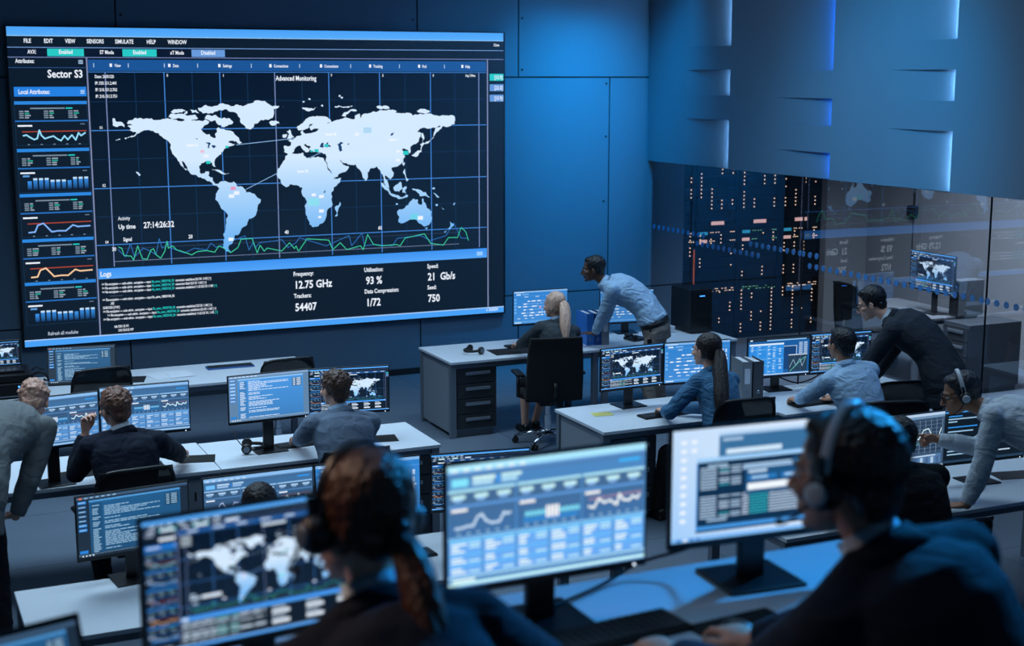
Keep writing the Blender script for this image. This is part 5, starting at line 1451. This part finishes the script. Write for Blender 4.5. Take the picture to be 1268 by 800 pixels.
def worn_headset(P, label, silver=False, mic_side=-1):
    hr, hf, hu = P['F']; q = P['q']
    c = P['C'](0, -.008, -.006)
    M = Matrix((( hr.x, hf.x, hu.x, c.x), (hr.y, hf.y, hu.y, c.y), (hr.z, hf.z, hu.z, c.z), (0, 0, 0, 1)))
    r = empty('headset', c, 0, label, 'headset'); r.rotation_euler = M.to_euler()
    w, hgt = .088 * q, .142 * q
    pts = [Vector((w * 1.06 * math.cos(a), -.008 * math.sin(a), .0 + hgt * math.sin(a))) for a in [math.pi * k / 20 for k in range(21)]]
    m = MB(); m.tube(pts, [.013] * 21, 10, flat=.42); m.build('headband', mat('pale_headband', (205, 210, 216), .4) if silver else BLACKS, r, smooth=True)
    for sg in (-1, 1):
        m = MB(); m.tube([(sg * w * .86, 0, -.004), (sg * w * 1.10, 0, -.004), (sg * w * 1.30, 0, -.004)], [.038, .041, .030], 24)
        cup = m.build('ear_cup', BLACK, r, smooth=False, bevel=.005)
        m = MB(); m.tube([(sg * w * 1.29, 0, -.004), (sg * w * 1.37, 0, -.004), (sg * w * 1.40, 0, -.004)], [.024, .024, .016], 22); m.build('cup_cap', WHITEP if silver else STEEL, cup, smooth=True)
        m = MB(); m.tube([Vector((sg * w * 1.12, 0, .02)), Vector((sg * w * 1.10, 0, .07))], .008, 8); m.build('slider', BLACKS, cup)
    sg = mic_side
    m = MB(); m.tube([(sg * w * 1.3, .012, -.02), (sg * w * 1.32, .045, -.052), (sg * w * 1.18, .088, -.078), (sg * w * .85, .118, -.088)], [.0042, .0038, .0034, .003], 8)
    m.ball((sg * w * .80, .122, -.088), (.012, .008, .008), n=10); m.build('microphone_boom', BLACK, r, smooth=True)
    return r

def glasses(P, label):
    hr, hf, hu = P['F']; q = P['q']; c = P['C'](0, 0, 0)
    M = Matrix((( hr.x, hf.x, hu.x, c.x), (hr.y, hf.y, hu.y, c.y), (hr.z, hf.z, hu.z, c.z), (0, 0, 0, 1)))
    r = empty('eyeglasses', c, 0, label, 'glasses'); r.rotation_euler = M.to_euler()
    m = MB()
    for sg in (-1, 1):
        pts = []
        for k in range(20):
            a = 2 * math.pi * k / 20; x = .026 * math.copysign(abs(math.cos(a)) ** .7, math.cos(a)); z = .019 * math.copysign(abs(math.sin(a)) ** .7, math.sin(a))
            pts.append(((sg * .034 + x) * q, (.104 - abs(sg * .034 + x) * .12) * q, (-.003 + z) * q))
        m.tube(pts, .0028, 6, closed=True)
    m.tube([(-.009 * q, .107 * q, .004 * q), (0, .110 * q, .007 * q), (.009 * q, .107 * q, .004 * q)], .0028, 6)
    m.build('frame', BLACK, r, smooth=True)
    for sg in (-1, 1):
        m = MB(); m.tube([(sg * .060 * q, .098 * q, .004 * q), (sg * .078 * q, .05 * q, .004 * q), (sg * .082 * q, -.005 * q, .006 * q), (sg * .080 * q, -.022 * q, -.02 * q)], .0028, 6); m.build('temple', BLACK, r, smooth=True)

def armband(P, i, label=None):
    a, e, w = P['arms'][i]; d = (w - e).normalized()
    ax = d.cross(Vector((0, 0, 1))).normalized(); ay = d.cross(ax)
    m = MB(); m.tube([w - d * .016, w - d * .002], .033, 18)
    o = m.build('wristwatch', mat('dark_watch_strap', (30, 34, 40), .4), None, smooth=True)
    m = MB(); c = w - d * .009 + Vector((0, 0, .032)); m.cyl(c, c + Vector((0, 0, .008)), .018, n=18); 
    k = m.build('watch_face', CHROME, o); return tag(o, label, 'watch')

# clothes
C_GREY = cloth('mid_grey_suiting', (112, 118, 120)); C_NAVY = cloth('navy_suiting', (22, 30, 46)); C_BLGREY = cloth('blue_grey_suiting', (110, 126, 146)); C_CHAR = cloth('charcoal_suiting', (46, 52, 60)); C_DARK = cloth('near_black_suiting', (20, 23, 30))
C_LBLUE = cloth('light_blue_shirting', (158, 190, 218), .75, .2, fold=7, fd=.045); C_WHITE = cloth('white_shirting', (206, 216, 226), .75, .2, fold=7, fd=.045); C_BLOUSE = cloth('blue_denim_blouse', (62, 112, 150), .6, .2, fold=8, fd=.05); C_BEIGE = cloth('beige_chino', (140, 130, 122)); C_BLACKT = cloth('black_trousers', (15, 17, 20)); C_DKGR = cloth('dark_grey_suiting', (58, 66, 72))
H_BLOND = hairm('blonde_hair', (232, 174, 152)); H_GREYB = hairm('greying_blond_hair', (196, 150, 130)); H_BROWN = hairm('brown_hair', (84, 60, 48)); H_RED = hairm('sandy_brown_hair', (124, 86, 70)); H_DARK = hairm('dark_brown_hair', (38, 28, 26)); H_CHEST = hairm('chestnut_hair', (78, 46, 34)); H_BLK = hairm('black_hair', (16, 15, 18)); H_SALT = hairm('greying_dark_hair', (44, 44, 50))
LEATHER = mat('black_leather', (16, 16, 17), .35)

# 1 man bending at the far left
p = person('man in grey suit bending forward at the left edge of the picture, seen from behind', (.88, 9.20, 1.35), (8, -38, 6), (.42, 8.42, .98), 14, ((.60, 9.38, .80), (.70, 8.80, .74)), elb=((-1, -.5, -.2), (.7, -1, .2)), legs='stand', feet=((.36, 8.34, .08), (.56, 8.40, .08)), skin=SK_L, topm=C_GREY,
           bottomm=C_DARK, collar=C_WHITE, hairs='tousled', hair_m=H_GREYB, neckoff=(.80, 9.05, 1.27), bulge=.10, poses=('flat', 'flat'), s=1.03)
# 2 seated dark suit, hand at mouth
task_chair(1.38, 8.93, -4, 'black office chair the man in the dark suit sits on', top=1.0)
p = person('seated man in dark suit leaning on his left hand, sandy brown hair, seen from behind', (1.36, 9.09, 1.29), (-24, -4, -4), (1.38, 8.80, .60), 2, ((1.19, 9.24, 1.11), (1.89, 9.56, .79)), elb=((-.25, -.2, -1), (1, -.6, -.6)), topm=C_NAVY, collar=C_WHITE, bottomm=C_DARK,
           hairs='tousled', hair_m=H_RED, poses=('cup', 'mouse'), hand_dirs=((.05, .02, 1), (.3, .9, 0)), palms=((-.7, .8, 0), (0, 0, 1)), thumbs=((.8, .5, 0), (-1, 0, 0)), s=1.04)
# 3 seated blue-grey suit
task_chair(2.82, 8.93, 0, 'black office chair of the man in the blue-grey suit', top=.97)
p = person('seated man in blue-grey suit with dark wavy hair facing the bright code monitor', (2.83, 9.13, 1.27), (-20, -3, 0), (2.82, 8.80, .58), -2, ((2.69, 9.62, .79), (3.16, 9.55, .79)), topm=C_BLGREY, collar=C_LBLUE, bottomm=C_DARK, hairs='tousled', hair_m=H_BROWN, s=1.03)
# 4 only the top of a head
task_chair(1.66, 6.42, 0, 'black office chair of the dark-haired woman at the nearer desk', top=1.0)
p = person('dark-haired woman, only her head top showing above the foreground map monitor', (1.63, 6.52, 1.315), (6, -8, 0), (1.64, 6.25, .57), 4, ((1.5, 6.95, .79), (1.85, 6.95, .79)), female=True, topm=C_DARK, bottomm=C_DARK, hairs='long', hair_m=H_DARK)
# 7 blonde woman
task_chair(5.64, 11.58, 12, 'high-backed black office chair the blonde woman sits on', top=1.06, bot=.46, wid=.53, full=True)
p = person('blonde woman with long ponytail in dark grey jacket, seated in a high-backed chair', (5.78, 11.74, 1.27), (-16, -2, 0), (5.68, 11.52, .58), 2, ((5.62, 12.25, .79), (5.98, 12.22, .79)), female=True, topm=C_DKGR, collar=C_LBLUE, bottomm=C_BLACKT, skirt=True, hairs='ponytail', hair_m=H_BLOND,
           feet=((5.62, 12.03, .08), (5.76, 12.10, .08)), s=1.0)
ponytail(p, hang(p, (.010, -.098, .050), ((.008, -.034, -.03), (-.006, -.080, -.12), (-.030, -.125, -.24), (-.048, -.165, -.36))), [.028, .048, .060, .054, .026], H_BLOND, H_BLOND, 11, 3)
# 8 leaning light blue shirt
p = person('man in light blue shirt and beige trousers leaning with both hands on the far desk', (6.40, 12.14, 1.53), (-58, -8, 0), (6.92, 11.80, .94), -52, ((6.42, 12.22, .78), (6.56, 12.36, .78)), elb=((-.3, -.8, -.2), (.3, -.6, -.2)), legs='stand', feet=((6.88, 11.72, .08), (7.12, 12.02, .08)), skin=SK_D, top='shirt', topm=C_LBLUE,
           bottomm=C_BEIGE, collar=C_LBLUE, hairs='short', hair_m=H_BLK, belt=LEATHER, bulge=.06, poses=('flat', 'flat'), fold=.015, neckoff=(6.50, 12.08, 1.39), s=1.0)
m = MB(); m.cyl((0, 0, 0), (0, -.012, 0), .018, n=14); m.box(-.035, -.012, -.13, .035, -.006, -.085); m.cyl((0, -.006, 0), (0, -.006, -.09), .002, n=6); o = m.build('badge_reel', BLACKS); o.location = (6.79, 11.68, .97); o.rotation_euler.z = R(-20); tag(o, 'black badge reel hanging from the belt of the leaning man', 'badge')
# 9 woman in blue blouse
task_chair(5.84, 8.88, 4, 'black mesh chair of the woman in the blue blouse', top=1.03, wid=.52)
p = person('seated woman in blue blouse with very long dark ponytail, typing', (5.79, 9.12, 1.305), (-22, -3, 0), (5.80, 8.78, .58), -6, ((5.56, 9.33, .80), (5.72, 9.37, .80)), elb=((-1, -.3, -.9), (1, -.6, -.6)), female=True, top='blouse', topm=C_BLOUSE, collar=C_BLOUSE, bottomm=C_BLACKT, hairs='ponytail', hair_m=H_DARK, skin=SK_L,
           poses=('type', 'type'), fold=.015, s=1.03, feet=((5.42, 9.15, .08), (5.62, 9.25, .08)))
ponytail(p, hang(p, (.006, -.098, .020), ((.002, -.034, -.04), (-.040, -.100, -.17), (-.080, -.185, -.31), (-.105, -.235, -.42), (-.115, -.255, -.50))), [.030, .054, .066, .066, .052, .022], H_DARK, H_BLK, 12, 5)
# 10 seated light blue shirt
task_chair(6.95, 8.45, 18, 'black mesh chair of the seated man in the light blue shirt', top=1.0, wid=.54)
p = person('seated man in light blue shirt with short black hair, wearing a wristwatch', (6.80, 8.78, 1.33), (-6, -3, 0), (6.88, 8.42, .60), 6, ((6.72, 9.20, .80), (7.05, 9.15, .80)), elb=((-1, -.4, -.5), (1, -.4, -.6)), top='shirt', topm=C_LBLUE, collar=C_LBLUE, bottomm=C_DARK, hairs='short', hair_m=H_BLK, skin=SK_M, s=1.06, fold=.014)
armband(p, 0, 'dark wristwatch on the left wrist of the seated man in the light blue shirt')
# 11 charcoal suit leaning
p = person('man in charcoal suit and glasses standing and leaning over the seated light blue shirt man', (7.30, 9.06, 1.58), (-44, -24, 0), (7.66, 8.56, .98), -32, ((7.12, 9.15, .78), (7.45, 9.30, .78)), elb=((-1, -.3, .1), (1, -.5, -.2)), legs='stand', feet=((7.80, 8.45, .08), (8.05, 8.62, .08)), topm=C_CHAR, collar=C_WHITE, bottomm=C_DARK,
           hairs='short', hair_m=H_BLK, skin=SK_L, bulge=.10, poses=('flat', 'flat'), neckoff=(7.41, 8.95, 1.45), s=1.05, reach=1.04)
glasses(p, 'black-framed glasses on the man in the charcoal suit')
# 12 dark person
task_chair(5.28, 6.02, 0, 'black office chair of the dark-clothed person before the line graph monitor', top=1.0)
p = person('dark-clothed person with short dark hair seated before the line graph monitor', (5.22, 6.20, 1.35), (6, -3, 0), (5.24, 5.88, .62), 4, ((5.10, 6.62, .79), (5.42, 6.62, .79)), topm=C_DARK, bottomm=C_DARK, hairs='short', hair_m=H_BLK, skin=SK_M, s=1.05)
# 13 white shirt pointing
p = person('man in white shirt and headset leaning over the desk, pointing at the line graph', (6.12, 6.70, 1.43), (-58, -18, 0), (6.42, 6.02, .97), -42, ((5.98, 6.44, .80), (6.04, 6.82, 1.12)), elb=((-.3, -1, .3), (.2, .1, -1)), legs='stand', feet=((6.36, 5.90, .08), (6.62, 6.06, .08)), top='shirt', topm=C_WHITE, collar=C_WHITE,
           bottomm=C_BLACKT, hairs='short', hair_m=H_SALT, skin=SK_M, belt=LEATHER, bulge=.08, poses=('flat', 'point'), hand_dirs=((-.80, .45, -.05), (-1, .12, .06)), palms=((0, 0, 1), (.1, .9, .5)), thumbs=((.4, .8, 0), (.1, -.4, .9)), neckoff=(6.23, 6.57, 1.33), s=1.05, fold=.015, vox=.005)
glasses(p, 'black-framed glasses on the white-shirted headset man')
worn_headset(p, 'headset worn by the standing man in the white shirt', True)
# 5 foreground woman
task_chair(.86, 2.20, -4, 'black office chair of the foreground headset woman', top=.95, zf=PZ)
p = person('foreground woman in navy blazer with dark brown ponytail and headset, seen from behind', (.835, 2.555, 2.515), (-16, -10, 3), (.90, 2.10, 1.84), 6, ((.72, 2.86, 2.07), (1.12, 2.78, 2.07)), elb=((-1, -.3, -.6), (1, -.4, -.6)), female=True, topm=C_NAVY, collar=C_WHITE, bottomm=C_DARK, hairs='ponytail', hair_m=H_CHEST, skin=SK_L, zf=PZ, vox=.0045, fold=.008, s=1.04, hs=1.10)
ponytail(p, hang(p, (.010, -.098, -.010), ((.008, -.034, -.030), (.016, -.095, -.11), (.018, -.155, -.20), (.016, -.205, -.30))), [.024, .036, .042, .036, .014], H_CHEST, H_BLK, 13, 9)
worn_headset(p, 'black headset worn by the foreground woman with the ponytail', False, -1)
# 6 foreground man
task_chair(1.93, 1.95, -6, 'black office chair of the foreground headset man', top=.93, zf=PZ)
p = person('foreground man in navy suit with short dark hair and headset, typing, seen from behind', (1.80, 2.29, 2.56), (-22, -4, 0), (1.98, 1.92, 1.88), -2, ((1.60, 2.62, 2.075), (1.80, 2.61, 2.075)), elb=((-.25, -.2, -1), (.6, -.3, -1)), topm=C_NAVY, collar=C_WHITE, bottomm=C_DARK, hairs='short', hair_m=H_DARK, skin=SK_M, zf=PZ, vox=.0045, fold=.008, s=1.04, hs=1.10,
           poses=('type', 'mouse'), hand_dirs=((-.1, 1, 0), (.05, 1, 0)), neckoff=(1.835, 2.215, 2.405), shw=.92)
worn_headset(p, 'pale-banded headset worn by the foreground man in the navy suit', True, -1)
